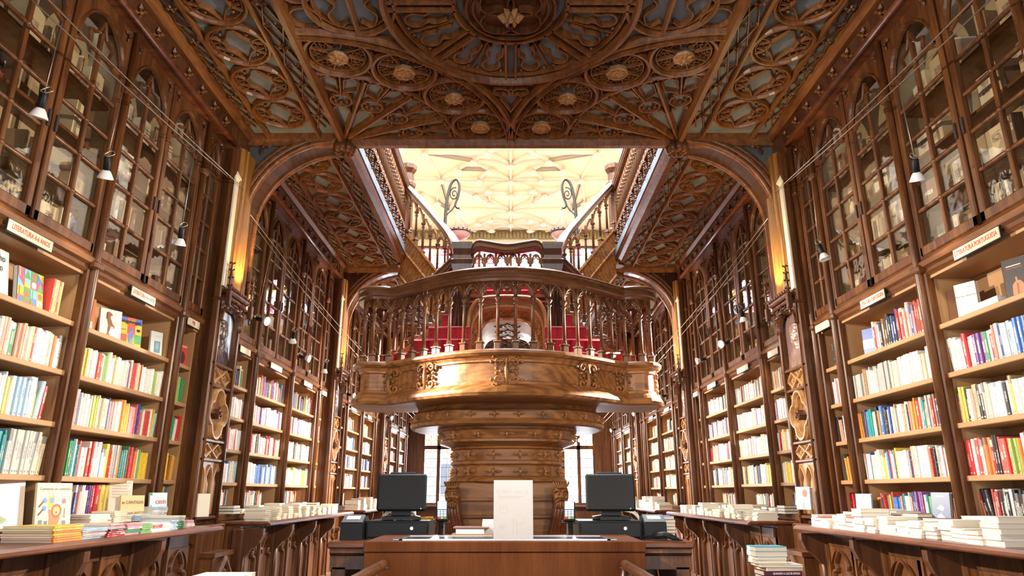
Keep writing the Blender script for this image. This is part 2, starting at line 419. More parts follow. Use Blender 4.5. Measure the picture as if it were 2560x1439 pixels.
# ------------------------------------------------------------------ ceilings
def mould(w, h): return [(-w/2,0),(-w*.42,-h*.55),(-w*.2,-h),(w*.2,-h),(w*.42,-h*.55),(w/2,0)]
def seg(m, pts, w, h, z=ZC, closed=False, mat=0): m.sweep(pts, mould(w,h), closed, z, mat=mat)
def flower(m, c, n, u, s, h=.35, petals=4, rot=0., mat=0, lean=0.):
    """raised flower with pointed petals on a surface: centre c, normal n, direction u"""
    c = Vector(c); n = Vector(n).normalized(); u = Vector(u).normalized(); w = n.cross(u)
    for k in range(petals):
        a = 2*PI*k/petals + rot; d = u*math.cos(a) + w*math.sin(a); e = n.cross(d)
        tip = c + d*s + n*s*h*.2; mid = c + d*s*.55
        m.add([tuple(c+n*s*h*.5), tuple(mid+e*s*.26+n*s*h*.35), tuple(tip), tuple(mid-e*s*.26+n*s*h*.35), tuple(mid+n*s*h*1.0), tuple(mid+e*s*.2), tuple(mid-e*s*.2)],
              [(0,4,1),(1,4,2),(2,4,3),(3,4,0),(0,1,5),(1,2,5),(2,3,6),(3,0,6)], mat)
    m.ball(tuple(c+n*s*h*.6), s*.24, 5, mat)
def lattice(m, x0, x1, y0, y1, pitch, z=ZC, w=.022, h=.03):
    k = max(1, round((y1-y0)/pitch)); p = (y1-y0)/k
    for i in range(k):
        a = y0+p*i; b = a+p
        seg(m, [(x0,a),(x1,b)], w, h, z); seg(m, [(x1,a),(x0,b)], w, h*.9, z)
        flower(m, ((x0+x1)/2,(a+b)/2,z-h), (0,0,-1), (1,0,0), min(.075,(x1-x0)*.42), .5)
        for x in (x0,x1): flower(m, (x+(.035 if x==x0 else -.035),a,z-h*.6), (0,0,-1), (1,1,0), min(.05,(x1-x0)*.28), .5)
        seg(m, [(x0,(a+b)/2),((x0+x1)/2,b)], w*.8, h*.8, z); seg(m, [((x0+x1)/2,a),(x1,(a+b)/2)], w*.8, h*.8, z)
def ring_motif(m, cx, cy, r, z=ZC):
    seg(m, circ(cx,cy,r,28), .05, .055, z, True)
    seg(m, circ(cx,cy,r*.87,24), .022, .035, z, True)
    q = r*.84
    for sx in (-1,1):
        seg(m, arc(cx+sx*q*.98, cy, q*.46, 90 if sx>0 else -90, 270 if sx>0 else 90, 10), .026, .045, z)
    for sx in (-1,1):
        for sy in (-1,1):
            pts = bez([(cx+sx*q*.98,cy+sy*q*.12),(cx+sx*q*.42,cy+sy*q*.36),(cx+sx*q*.05,cy+sy*q*.98)],5)
            seg(m, pts, .026, .045, z)
            m.ball((cx+sx*q*.52,cy+sy*q*.62,z-.02), .018, 4)
    for sx in (-1,1): m.ball((cx+sx*q*.75,cy,z-.02), .016, 4)
# flat boards above the tracery
def ceil_board(name, x0, x1, y0, y1, z=ZC):
    m = MB(); m.box(x0,x1,y0,y1,z,z+.12); return structure(m, name, M['ceil_panel'])
ceil_main = ceil_board('ceiling', -3.05, 3.05, -2.4, 6.98)
ceil_side = [ceil_board('ceiling_left', -3.05, -1.75, 6.98, 20.5), ceil_board('ceiling_right', 1.75, 3.05, 6.98, 20.5)]
ceil_far = ceil_board('ceiling_far', -1.75, 1.75, 15.8, 20.5)
# beams and cornices along and across
def beams(par, xs, y0, y1, w=.10, h=.10):
    for x in xs:
        m = MB(); m.sweep([(x,y0),(x,y1)], mould(w,h), z=ZC, cap=True); m.build('beam', M['ceil_wood'], par)
beams(ceil_main, (-1.86,1.86), 1.0, ARCHY, .11, .12)
beams(ceil_main, (-2.11,2.11,-2.67,2.67), 1.0, ARCHY, .05, .06)
beams(ceil_main, (-2.90,2.90), 1.0, ARCHY, .16, .10)
m = MB(); m.sweep([(-3.0,ARCHY-.06),(3.0,ARCHY-.06)], mould(.16,.13), z=ZC, cap=True); m.build('cross_beam', M['ceil_wood'], ceil_main)
NEAR0 = 3.3
for sx in (-1,1):
    m = MB(); a, b = sorted((sx*1.92, sx*2.085)); lattice(m, a, b, 3.19, 6.58, .565); m.build('lattice_strip', M['ceil_wood'], ceil_main)
    m = MB(); a, b = sorted((sx*2.69, sx*2.82)); lattice(m, a, b, 3.19, 6.58, .40, w=.018, h=.025); m.build('lattice_strip', M['ceil_wood'], ceil_main)
    for k in range(6):
        m = MB(); ring_motif(m, 0, 0, .262, 0); m.build('quatrefoil_ring', M['ceil_wood'], ceil_main, loc=(sx*2.39, 6.28-.565*k, ZC))
    par = ceil_side[0 if sx < 0 else 1]
    for y0, y1, kk in ((7.02,11.22,7),(11.55,15.8,7),(16.15,20.4,7)):
        near = y0 < 8
        for xa, xb in ((1.93,2.085),(2.69,2.85)):
            a, b = sorted((sx*xa, sx*xb)); m = MB(); lattice(m, a, b, y0, y1, .58); m.build('lattice_strip', M['ceil_wood'], par)
        p = (y1-y0)/kk
        for k in range(kk):
            m = MB(); ring_motif(m, 0, 0, .262, 0); m.build('quatrefoil_ring', M['ceil_wood'], par, loc=(sx*2.39, y0+p*(k+.5), ZC))
        beams(par, (sx*2.11, sx*2.67), y0, y1, .05, .06); beams(par, (sx*2.91,), y0, y1, .14, .10)
        m = MB(); m.sweep([(sx*3.0,y1+.1),(sx*1.8,y1+.1)], mould(.16,.13), z=ZC, cap=True); m.build('cross_beam', M['ceil_wood'], par)
# the fan panel of the first bay: four fans of ribs, sixteen wheels, a central wheel
CY = 4.62; FX = 1.85; FYH = ARCHY - .08 - CY
def fan(par, sx, sy):
    """one quarter; built once for sx=-1, sy=1 and mirrored"""
    def Q(pts): return [(sx*-p[0], CY + sy*p[1]) for p in pts]
    bx, by = -FX, FYH
    def pol(r, a): a = math.radians(a); return (bx + r*math.sin(a), by - r*math.cos(a))
    m = MB()
    rim = lambda r, n=26: Q([pol(r, 90*i/n) for i in range(n+1)])
    seg(m, rim(1.245), .055, .06); seg(m, rim(1.87,30), .075, .085); seg(m, rim(1.81,30), .02, .11)
    for a in (22.5,45,67.5): seg(m, Q([pol(.07,a), pol(1.245,a)]), .055, .085)
    for k in range(4):
        a = 11.25 + 22.5*k
        # oval ring, keyhole below, two lantern panels above
        seg(m, [Q([( pol(.80,a)[0] + .105*math.cos(t*2*PI/18), pol(.80,a)[1] + .105*math.sin(t*2*PI/18))])[0] for t in range(18)], .03, .055, closed=True)
        for t in range(7):
            q = Q([(pol(.80,a)[0] + .07*math.cos(t*2*PI/7), pol(.80,a)[1] + .07*math.sin(t*2*PI/7))])[0]
            m.ball((q[0],q[1],ZC-.02), .022, 4)
        seg(m, Q([pol(.91,a), pol(1.245,a)]), .028, .055)
        for s in (-1,1):
            seg(m, Q([pol(.27,a+s*6.5), pol(.56,a+s*9.0), pol(.66,a+s*6.5), pol(.70,a)]), .028, .05)
            seg(m, Q([pol(.93,a+s*1.2), pol(1.0,a+s*8.8), pol(1.15,a+s*9.4), pol(1.21,a+s*5.5), pol(1.15,a+s*1.8), pol(1.0,a+s*1.6)]), .022, .045)
            q = Q([pol(1.19,a+s*2.4), pol(1.19,a+s*8.6), pol(.63,a+s*5)])
            for x, y in q: m.ball((x,y,ZC-.025), .02, 4)
        # gap triangles between wheels and rims
        for r, aa in ((1.31, 22.5*k), (1.80, 22.5*k)):
            if 0 < aa < 90: seg(m, Q([pol(r-.04,aa-3), pol(r+.06 if r<1.5 else r-.10,aa), pol(r-.04,aa+3)]), .02, .04)
    m.build('fan_tracery', M['ceil_wood'], par)
    for k in range(4):
        a = 11.25+22.5*k; c = Q([pol(1.555,a)])[0]
        m = MB()
        r = .292
        seg(m, circ(0,0,r,36), .06, .075, 0, True); seg(m, circ(0,0,r*.83,30), .02, .05, 0, True)
        for i in range(8):
            t = PI/4*i + PI/8
            seg(m, [(.09*math.cos(t),.09*math.sin(t)),(r*.86*math.cos(t),r*.86*math.sin(t))], .026, .05, 0)
            t += PI/8
            for dr, da in ((.62,-.17),(.62,.17),(.74,0)):
                seg(m, circ(r*dr*math.cos(t+da), r*dr*math.sin(t+da), .026, 8), .014, .035, 0, True)
            m.ball((r*.46*math.cos(t), r*.46*math.sin(t), -.02), .017, 4)
        w = m.build('wheel_rosette', M['ceil_wood'], par, loc=(c[0],c[1],ZC))
        m = MB()
        if k % 2 == 0:
            m.lathe([(.02,-.05),(.085,-.05),(.10,-.085),(.03,-.095)], 8)
            flower(m, (0,0,-.092), (0,0,-1), (1,0,0), .098, .22, 8)
        else:
            m.lathe([(.02,-.05),(.10,-.05),(.105,-.09),(.088,-.10),(.085,-.085),(.02,-.085)], 8, smooth=False)
            flower(m, (0,0,-.085), (0,0,-1), (1,0,0), .080, .18, 8, .39)
        m.build('hub_flower', M['pil_wood'], w)
for sx in (-1,1):
    for sy in (-1,1): fan(ceil_main, sx, sy)
# centre wheel with eight doubled spokes and keyhole panels
m = MB()
for r, w, h in ((1.03,.085,.10),(.95,.03,.06),(.46,.05,.07)): seg(m, circ(0,0,r,64), w, h, 0, True)
for i in range(8):
    t = PI/4*i
    for o in (-.045,.045): seg(m, [(.44*math.cos(t)-o*math.sin(t), .44*math.sin(t)+o*math.cos(t)), (1.0*math.cos(t)-o*math.sin(t), 1.0*math.sin(t)+o*math.cos(t))], .04, .07, 0)
    t += PI/8
    seg(m, [(.44*math.cos(t),.44*math.sin(t)),(.98*math.cos(t),.98*math.sin(t))], .02, .04, 0)
    for s in (-1,1):
        a = t + s*.17
        def pp(r, da): return (r*math.cos(a+s*da), r*math.sin(a+s*da))
        seg(m, bez([pp(.55,-.10),pp(.66,-.11),pp(.72,-.06),pp(.80,-.10),pp(.87,-.07),pp(.90,0),pp(.87,.07),pp(.80,.10),pp(.72,.06),pp(.66,.11),pp(.55,.10)],4), .032, .05, 0)
        for q in (pp(.92,.12), pp(.92,-.12), pp(.50,0)): m.ball((q[0],q[1],-.02), .022, 4)
m.build('centre_wheel', M['ceil_wood'], ceil_main, loc=(0,CY,ZC))
m = MB()
m.lathe([(.24,-.07),(.36,-.07),(.39,-.03),(.39,0),(.33,0),(.31,-.03),(.24,-.04)], 40)
for r, h in ((.36,.10),(.305,.09)): m.sweep(circ(0,0,r,40), mould(.05,h), True, 0)
for i in range(4):
    t = PI/2*i + PI/4; m.sweep(circ(.155*math.cos(t), .155*math.sin(t), .135, 20), mould(.035,.13), True, 0)
md = m.build('centre_medallion', M['oak'], ceil_main, loc=(0,CY,ZC))
m = MB(); flower(m, (0,0,-.13), (0,0,-1), (1,0,0), .11, .8, 6); m.tube([(0,0,-.05),(0,0,-.2)], [.05,.02], 8); m.build('pendant_leaf', M['pil_wood'], md)
# side wheels and shields in the gaps between the fans
for sx in (-1,1):
    m = MB(); seg(m, circ(0,0,.36,32), .055, .07, 0, True); seg(m, circ(0,0,.30,28), .02, .045, 0, True)
    seg(m, [(0,-.35),(0,.35)], .05, .07, 0)
    for s in (-1,1):
        seg(m, bez([(s*.05,-.2),(s*.14,-.26),(s*.2,-.12),(s*.12,0),(s*.2,.12),(s*.14,.26),(s*.05,.2)],4), .026, .05, 0)
    m.build('side_wheel', M['ceil_wood'], ceil_main, loc=(sx*1.30, CY, ZC))
    for sy in (-1,1):
        m = MB(); seg(m, circ(0,0,.13,18), .03, .05, 0, True); m.build('side_ring', M['ceil_wood'], ceil_main, loc=(sx*1.70, CY+sy*.16, ZC))
for sy in (-1,1):
    m = MB()
    seg(m, [(-.11,.05),(0,.30),(.11,.05)], .035, .06, 0); seg(m, bez([(-.11,.05),(-.07,0),(-.02,.02),(-.02,-.08),(.02,-.08),(.02,.02),(.07,0),(.11,.05)],4), .028, .05, 0)
    for s in (-1,1):
        seg(m, bez([(0,-.02),(s*.05,-.09),(s*.14,-.10),(s*.17,-.03),(s*.11,.02)],5), .03, .055, 0)
    o = m.build('shield_tracery', M['ceil_wood'], ceil_main, loc=(0,CY+sy*1.28,ZC))
    o.rotation_euler.z = 0 if sy > 0 else PI
# lattice in the far ceiling, seen through the stair arch
m = MB()
for i in range(12): lattice(m, -1.7+.283*i, -1.7+.283*(i+1), 16.1, 20.3, .5)
m.build('lattice_strip', M['ceil_wood'], ceil_far)
m = MB(); m.sweep([(-1.8,15.85),(1.8,15.85)], mould(.2,.16), z=ZC, cap=True); m.build('cross_beam', M['ceil_wood'], ceil_far)

# coving with flowers and the round picture rail along both walls
for sx in (-1,1):
    nm = 'left' if sx < 0 else 'right'
    t = bpy.data.objects.new('cornice_'+nm, None); C.objects.link(t); t['kind'] = 'structure'
    m = MB(); m.loft([[(sx*x,y,z) for x, z in ((3.06,4.70),(3.0,4.76),(2.97,4.84),(2.90,4.98),(2.86,5.05),(3.2,5.05),(3.2,4.7))] for y in (1.0,20.45)], True, True); m.build('coving', M['oak_dark'], t)
    m = MB()
    for k in range(64):
        y = 2.6 + .28*k
        flower(m, (sx*2.94,y,4.90), (-sx,0,-.8), (0,1,0), .075, .5, 4, .78)
    o = m.build('coving_flowers', M['ceil_wood'], t); o['kind'] = 'stuff'
    for y0, y1 in ((1.0,6.42),(7.05,11.02),(11.6,15.6),(16.2,20.4)):
        m = MB(); m.tube([(sx*2.88,y0,4.74),(sx*2.88,y1,4.74)], .03, 10); m.box(*sorted((sx*2.88,sx*3.05)),y0,y1,4.72,4.76)
        m.build('picture_rail', M['oak_red'], t)
# ------------------------------------------------------------------ upper floor
m = MB()
for sx in (-1,1):
    a, b = sorted((sx*1.83, sx*3.7)); m.box(a,b,6.98,20.5,5.17,5.36)
m.box(-1.83,1.83,15.8,20.5,5.17,5.36); m.box(-3.7,3.7,6.4,6.98,5.17,5.36)
structure(m, 'floor_upper', M['floor'])
UC = 9.3
m = MB()                      # flat vault with the long skylight opening
for b in ((-3.8,-1.7,6.3,20.8),(1.7,3.8,6.3,20.8),(-1.7,1.7,13.4,20.8),(-1.7,1.7,6.3,7.4)): m.box(b[0],b[1],b[2],b[3],UC,UC+.15)
uc = structure(m, 'ceiling_upper', M['plaster'])
def UN(zx, zy):
    F=1710.; P=math.atan(512.5/F); c,s=math.cos(P),math.sin(P)
    u=(880+zx/3.282-1277)/F; v=(719.5-340-zy/3.282)/F; t=(UC-1.25)/(s+v*c); return (u*t,(c-v*s)*t)
Ln = {'a':(720,335),'b':(870,255),'c':(985,185),'d':(1105,120),'e':(1115,260),'f':(1040,340),'g':(890,420),'h':(1115,420),'i':(1015,460),'j':(1125,525),'k':(690,520),'l':(790,590),'m':(1130,660),'n':(1030,690),'o':(1140,745),'p':(940,745),'q':(1070,785),'r':(590,120),'s':(480,330),'t':(560,460)}
Cn = {'0':(1281,45),'1':(1281,215),'2':(1281,345),'3':(1281,460),'4':(1281,595),'5':(1281,700),'6':(1281,785)}
PT = {k: UN(*v) for k, v in Ln.items()}; PT = {k: (v[0]+.02, v[1]) for k, v in PT.items()}
PC = {k: (0, UN(*v)[1]) for k, v in Cn.items()}
edges = '01 12 23 34 45 56 2f fa as 2e eb 2h hg g3 3i 4j jh 4l la al lk ka ab bc cd d0 1c 1d be ec ef gi ij ga 4m mp 4n m5 5n no op oq 56 5o 6q q6 kl lp pq ar kt rd rc cr s2 g4 a4 lg'.split()
m = MB(); done = set()
def rib(p, q, w=.075, h=.075):
    k = tuple(round(x,2) for x in (*p,*q))
    if k in done or p == q: return
    done.add(k); m.sweep([p,q], mould(w,h), z=UC, cap=True); m.sweep([p,q], mould(w*.4,h*1.35), z=UC, cap=True)
for e in edges:
    for sx in (1,-1):
        P = [PC[ch] if ch in PC else (sx*PT[ch][0], PT[ch][1]) for ch in e]
        rib(P[0], P[1])
m.build('vault_rib', M['plaster_rib'], uc)
for k, p in list(PT.items()) + list(PC.items()):
    for sx in ((1,-1) if k in PT else (1,)):
        m = MB(); m.lathe([(.02,-.19),(.06,-.185),(.10,-.16),(.11,-.13),(.08,-.09),(.04,-.03)], 10)
        for i in range(8): m.ball((.095*math.cos(PI/4*i),.095*math.sin(PI/4*i),-.15), .03, 4)
        m.build('vault_boss', M['plaster_rib'], uc, loc=(sx*p[0],p[1],UC))
for sx in (-1,1):
    m = MB()                  # white moulded wall arch rising from the gallery
    a = [(sx*(2.75-.9*math.sin(t*PI/2/10)), 14.2, 8.0+1.25*(1-math.cos(t*PI/2/10))) for t in range(11)]
    a = [(sx*(2.78), 14.2, 5.4)] + [(sx*2.78,14.2,7.9)] + [(sx*(1.95+.83*math.cos(t*PI/20)), 14.2, 8.3+.98*math.sin(t*PI/20)) for t in range(11)]
    for o, r in ((0,.10),(.13,.06),(-.12,.06)): m.tube([(x+sx*o,y-abs(o)*.4,z) for x,y,z in a], r, 10)
    m.build('wall_arch', M['plaster_rib'], uc)
# ------------------------------------------------------------------ arches over the side aisles
def aisle_arch(y, sx, near):
    t = bpy.data.objects.new('arch_'+('left' if sx<0 else 'right'), None); C.objects.link(t); t['kind'] = 'structure'
    cx, cz, r = 1.90, 4.02, .955
    pts = [(cx + r*math.cos(PI/2*i/16), cz + r*math.sin(PI/2*i/16)) for i in range(17)]
    m = MB()
    front = [(sx*x, z) for x, z in pts]
    for i in range(16):
        for y0, y1 in ((y-.10,y+.18),):
            (xa,za),(xb,zb) = front[i], front[i+1]
            oa = (sx*3.06, za) if False else None
    # spandrel between the curve and the corner
    rings = []
    for yy in (y-.06, y+.20):
        rings.append([(sx*x,yy,z) for x, z in pts] + [(sx*1.84,yy,ZC),(sx*3.08,yy,ZC),(sx*3.08,yy,cz)])
    m.loft(rings, True, True); m.build('spandrel', M['spandrel'] if near else M['oak_dark'], t)
    m = MB()
    for o, rr, dy in ((0,.035,-.09),(.06,.045,-.075),(.125,.03,-.06),(0,.03,.23),(.07,.04,.22)):
        P = [(sx*(cx+(r+o)*math.cos(PI/2*i/20)), y+dy, min(ZC-.01, cz+(r+o)*math.sin(PI/2*i/20))) for i in range(21)]
        m.tube([(sx*(cx+r+o), y+dy, 3.2)] + P, rr, 8)
    m.loft([[(sx*(cx+r*math.cos(PI/2*i/16)), yy, cz+r*math.sin(PI/2*i/16)) for yy in (y-.08,y+.22)] + [(sx*(cx+(r+.03)*math.cos(PI/2*i/16)), yy, cz+(r+.03)*math.sin(PI/2*i/16)) for yy in (y+.22,y-.08)] for i in range(17)], True, True)
    m.build('arch_moulding', M['ceil_wood'], t)
    m = MB()                  # leafy tracery on the spandrel
    for k in range(3):
        a = PI/2*(.28+.24*k); c = Vector((sx*(cx+(r+.26)*math.cos(a)), y-.07, cz+(r+.26)*math.sin(a)))
        if c[2] > ZC-.14: continue
        flower(m, c, (0,-1,0), (math.cos(a)*sx,0,math.sin(a)), .10, .35, 3)
    m.build('spandrel_leaf', M['oak_dark'], t)
    m = MB(); m.ball((sx*1.845,y-.04,4.96), .10, 8, sq=(1,1,.9))
    for k in range(8): m.ball((sx*1.845+.085*math.cos(PI/4*k), y-.04+.085*math.sin(PI/4*k), 4.92), .05, 5, sq=(1,1,1.6))
    m.lathe([(.13,5.05),(.13,5.02),(.09,4.98)], 12, (sx*1.845,y-.04,0))
    m.build('boss', M['oak'], t)
    return t
for i, y in enumerate((ARCHY, 11.45, 16.05)):
    for sx in (-1,1): aisle_arch(y, sx, i == 0)
# ------------------------------------------------------------------ wall units: local x along the wall, y into the wall, z up
XS = 3.0                                   # shelf front plane
LEVELS = (1.045, 1.36, 1.70, 2.04, 2.38)     # shelf tops
SILL0, SILL1, SPRING, APEX, HEAD = 2.74, 2.88, 4.28, 4.64, 4.72
DY = {-1: 0., 1: .10}                      # the right wall sits a touch further along
def wall_pose(side, y0, W, x=XS):
    """location and z rotation that put a local 0..W run on that wall, beginning at y0"""
    return ((side*x, y0 if side < 0 else y0+W, 0), PI/2 if side < 0 else -PI/2)
def to_wall(side, y, d=0., x=XS): return (side*(x+d), y)
def ogee(x0, x1, z0, z1, n=10):
    """pointed arch outline from (x0, z0) up to the apex and down to (x1, z0)"""
    w = (x1-x0)/2; c = (x0+x1)/2; h = z1-z0
    r = (w*w+h*h)/(2*w)
    a1 = math.asin(min(1,h/r)); L = [(x0 + r - r*math.cos(a1*i/n), z0 + r*math.sin(a1*i/n)) for i in range(n+1)]
    return L + [(2*c-x, z) for x, z in reversed(L[:-1])]
def vmould(m, pts, w, h, y=0., closed=False, mat=0):
    """moulding laid on a vertical face, standing h towards the room"""
    m.sweep(pts, mould(w,h), closed, 0., P=lambda a,b,c: (a, y+c, b), mat=mat)
def arch_fill(m, x0, x1, z0, z1, ztop, y0, y1):
    p = ogee(x0, x1, z0, z1)
    for i in range(len(p)-1):
        (xa,za),(xb,zb) = p[i], p[i+1]
        m.add([(xa,y0,za),(xb,y0,zb),(xb,y0,ztop),(xa,y0,ztop),(xa,y1,za),(xb,y1,zb),(xb,y1,ztop),(xa,y1,ztop)], [(0,1,2,3),(7,6,5,4),(0,4,5,1)])
def make_bookcase(W, doors, post=True):
    t = thing('bookcase', 'x', 'bookcase')
    m = MB(); m.box(0,W,.30,.33,.1,HEAD); m.build('back_panel', M['shelf_in'], t)
    for x in (0.,W-.03):
        m = MB(); m.box(x,x+.03,.015,.30,.97,SILL0); m.build('side_panel', M['shelf'], t)
    m = MB(); m.cbox(.0,W,-.15,.30,.987,1.045,.004); m.build('shelf', M['oak_y'], t)
    for z in LEVELS[1:]:
        m = MB(); m.cbox(.03,W-.03,0.,.30,z-.035,z,.004); m.build('shelf', M['shelf'], t)
    m = MB(); m.box(.0,W,.0,.30,SILL0-.02,SILL0); m.build('top_board', M['shelf'], t)
    m = MB()
    m.loft([[(x,y,z) for y, z in ((.30,SILL0),(-.01,SILL0),(-.03,SILL0+.02),(-.03,SILL0+.045),(-.055,SILL0+.06),(-.055,SILL0+.10),(-.02,SILL1),(.30,SILL1))] for x in (0,W)], True, True)
    m.build('cornice', M['oak_y'], t)
    m = MB(); m.box(0,W,.285,.30,SILL1,HEAD); m.box(0,.02,.03,.3,SILL1,HEAD); m.box(W-.02,W,.03,.3,SILL1,HEAD); m.build('cupboard_lining', M['cupboard_in'], t)
    for z in (3.27,3.66,4.05):
        m = MB(); m.box(.02,W-.02,.06,.285,z-.022,z); m.build('cupboard_shelf', M['oak_y'], t)
    n = doors; w = W/n
    for i in range(n):
        a, b = i*w+.012, (i+1)*w-.012
        m = MB(); s = .052
        m.cbox(a,a+s,-.03,.02,SILL1,HEAD,.008); m.cbox(b-s,b,-.03,.02,SILL1,HEAD,.008)
        m.cbox(a,b,-.03,.02,SILL1,SILL1+.075,.008)
        arch_fill(m, a+s*.9, b-s*.9, SPRING, APEX, HEAD, -.025, .015)
        vmould(m, ogee(a+s, b-s, SPRING, APEX-.005), .03, .04, -.005)
        mid = (a+b)/2
        m.cbox(mid-.016,mid+.016,-.022,.012,SILL1+.07,4.47,.006)
        for k in range(1,6):
            z = SILL1+.07+.272*k
            if z < 4.4:
                for xa, xb in ((a+s+.02,mid-.035),(mid+.035,b-s-.02)): m.tube([(xa-.03,-.004,z),(xa,-.004,z),(xb,-.004,z),(xb+.03,-.004,z)], [.010,.017,.017,.010], 8)
                m.ball((mid,-.008,z), .024, 5)
        # cusped tracery in the head
        for sx in (-1,1):
            q = (b-a)/2-s
            vmould(m, bez([(mid+sx*q*.95,SPRING-.02),(mid+sx*q*.45,SPRING+.04),(mid+sx*q*.5,SPRING+.14),(mid+sx*q*.2,SPRING+.17),(mid,APEX-.07)],4), .02, .025, 0)
        d = m.build('door', M['oak'], t)
        m = MB(); m.box(a+.02,b-.02,.0,.004,SILL1+.03,APEX-.02); m.build('glass', M['glass'], d)
        m = MB(); xk = b-s*.5 if i % 2 == 0 else a+s*.5; m.cbox(xk-.01,xk+.01,-.045,-.03,3.5,3.62,.004); m.build('lock_plate', M['bronze'], d)
        for sx in (-1,1):          # carved leaves in the spandrels
            m = MB(); c = (mid+sx*((b-a)/2-.07), -.03, HEAD-.075); flower(m, c, (0,-1,0), (sx,0,.6), .055, .5, 3)
            m.build('spandrel_leaf', M['oak_dark'], t)
    if post:
        m = MB(); m.cbox(-.042,.042,-.035,.03,.97,HEAD,.01); m.tube([(0,-.05,.97),(0,-.05,HEAD)], .03, 10)
        for z in (SILL0+.05, 4.2): m.cbox(-.055,.055,-.09,.0,z-.03,z+.03,.015)
        m.build('post', M['oak'], t)
    return t
BAYS = [2.40+4.6*b for b in range(4)]
UNITS = ((0.,.85,1),(.85,1.36,2),(2.21,1.36,2),(3.57,.43,1))
CASES = {}       # (side, bay, unit) -> (y0, y1)
wide = lambda: None
protos = {}
SIDE = {-1:'left', 1:'right'}
BAYW = ('first bay','second bay behind the stair','third bay','last bay by the street')
UNITW = ('near-end narrow','near-end wide','far-end wide','far-end slim')
for b, y0 in enumerate(BAYS):
    for side in (-1,1):
        for u, (o, W, nd) in enumerate(UNITS):
            key = (W, nd)
            if key not in protos:
                protos[key] = tree(make_bookcase(W, nd)); t = protos[key][0]
            else: t = copy_tree(protos[key])
            ya = y0+o+DY[side]; t.location, rz = wall_pose(side, ya, W); t.rotation_euler = (0,0,rz)
            t['label'] = f'{UNITW[u]} oak bookcase with glazed doors above, {SIDE[side]} wall, {BAYW[b]}'
            t['group'] = 'glazed oak bookcases along the walls'
            CASES[side,b,u] = (ya, ya+W)
# ------------------------------------------------------------------ carved pilasters
def relief(nx, nz, W, H, f, base=.0):
    m = MB(); v = []; fc = []
    for j in range(nz+1):
        for i in range(nx+1):
            x, z = (i/nx-.5), j/nz
            v.append((x*W, -base-f(x,z)*.5, z*H))
    for j in range(nz):
        for i in range(nx):
            a = j*(nx+1)+i; fc.append((a,a+1,a+nx+2,a+nx+1))
    return m.add(v, fc, 0, True)
def bump(x, z, cx, cz, rx, rz, h, p=.5):
    d = ((x-cx)/rx)**2+((z-cz)/rz)**2
    return h*(1-d)**p if d < 1 else 0.
def bust_height(face, beard):
    def f(x, z):
        h = 0.
        h = max(h, bump(x,z,0,-.06,.46,.44,.050))                  # shoulders
        h = max(h, bump(x,z,-.20,.05,.22,.30,.052), bump(x,z,.22,.05,.2,.28,.045))
        h = max(h, bump(x,z,.02,.42,.11,.2,.055))                  # neck
        h = max(h, bump(x,z,.01,.64,.155,.21,.085))                # head
        h = max(h, bump(x,z,.0,.76,.17,.11,.075))                  # hair
        h += bump(x,z,.03*face,.63,.03,.07,.022,1) + bump(x,z,.03*face,.585,.045,.03,.012,1)   # nose
        h += bump(x,z,-.05+.03*face,.70,.05,.018,.010,1) + bump(x,z,.07+.03*face,.70,.05,.018,.010,1)
        h -= bump(x,z,-.05+.03*face,.665,.035,.018,.010,1) + bump(x,z,.075+.03*face,.665,.035,.018,.010,1)
        h += bump(x,z,.15,.64,.03,.05,.012,1)
        if beard: h += bump(x,z,.03*face,.50,.10,.11,.024,.8) + .006*math.sin(60*x+30*z)*(1 if abs(x)<.1 and .42<z<.56 else 0)
        if z < .4: h += .007*math.sin(26*x*(1+z)+8*z) + (.012 if abs(abs(x-.02)-.07-.1*(.4-z)) < .03 else 0)
        return h
    return f
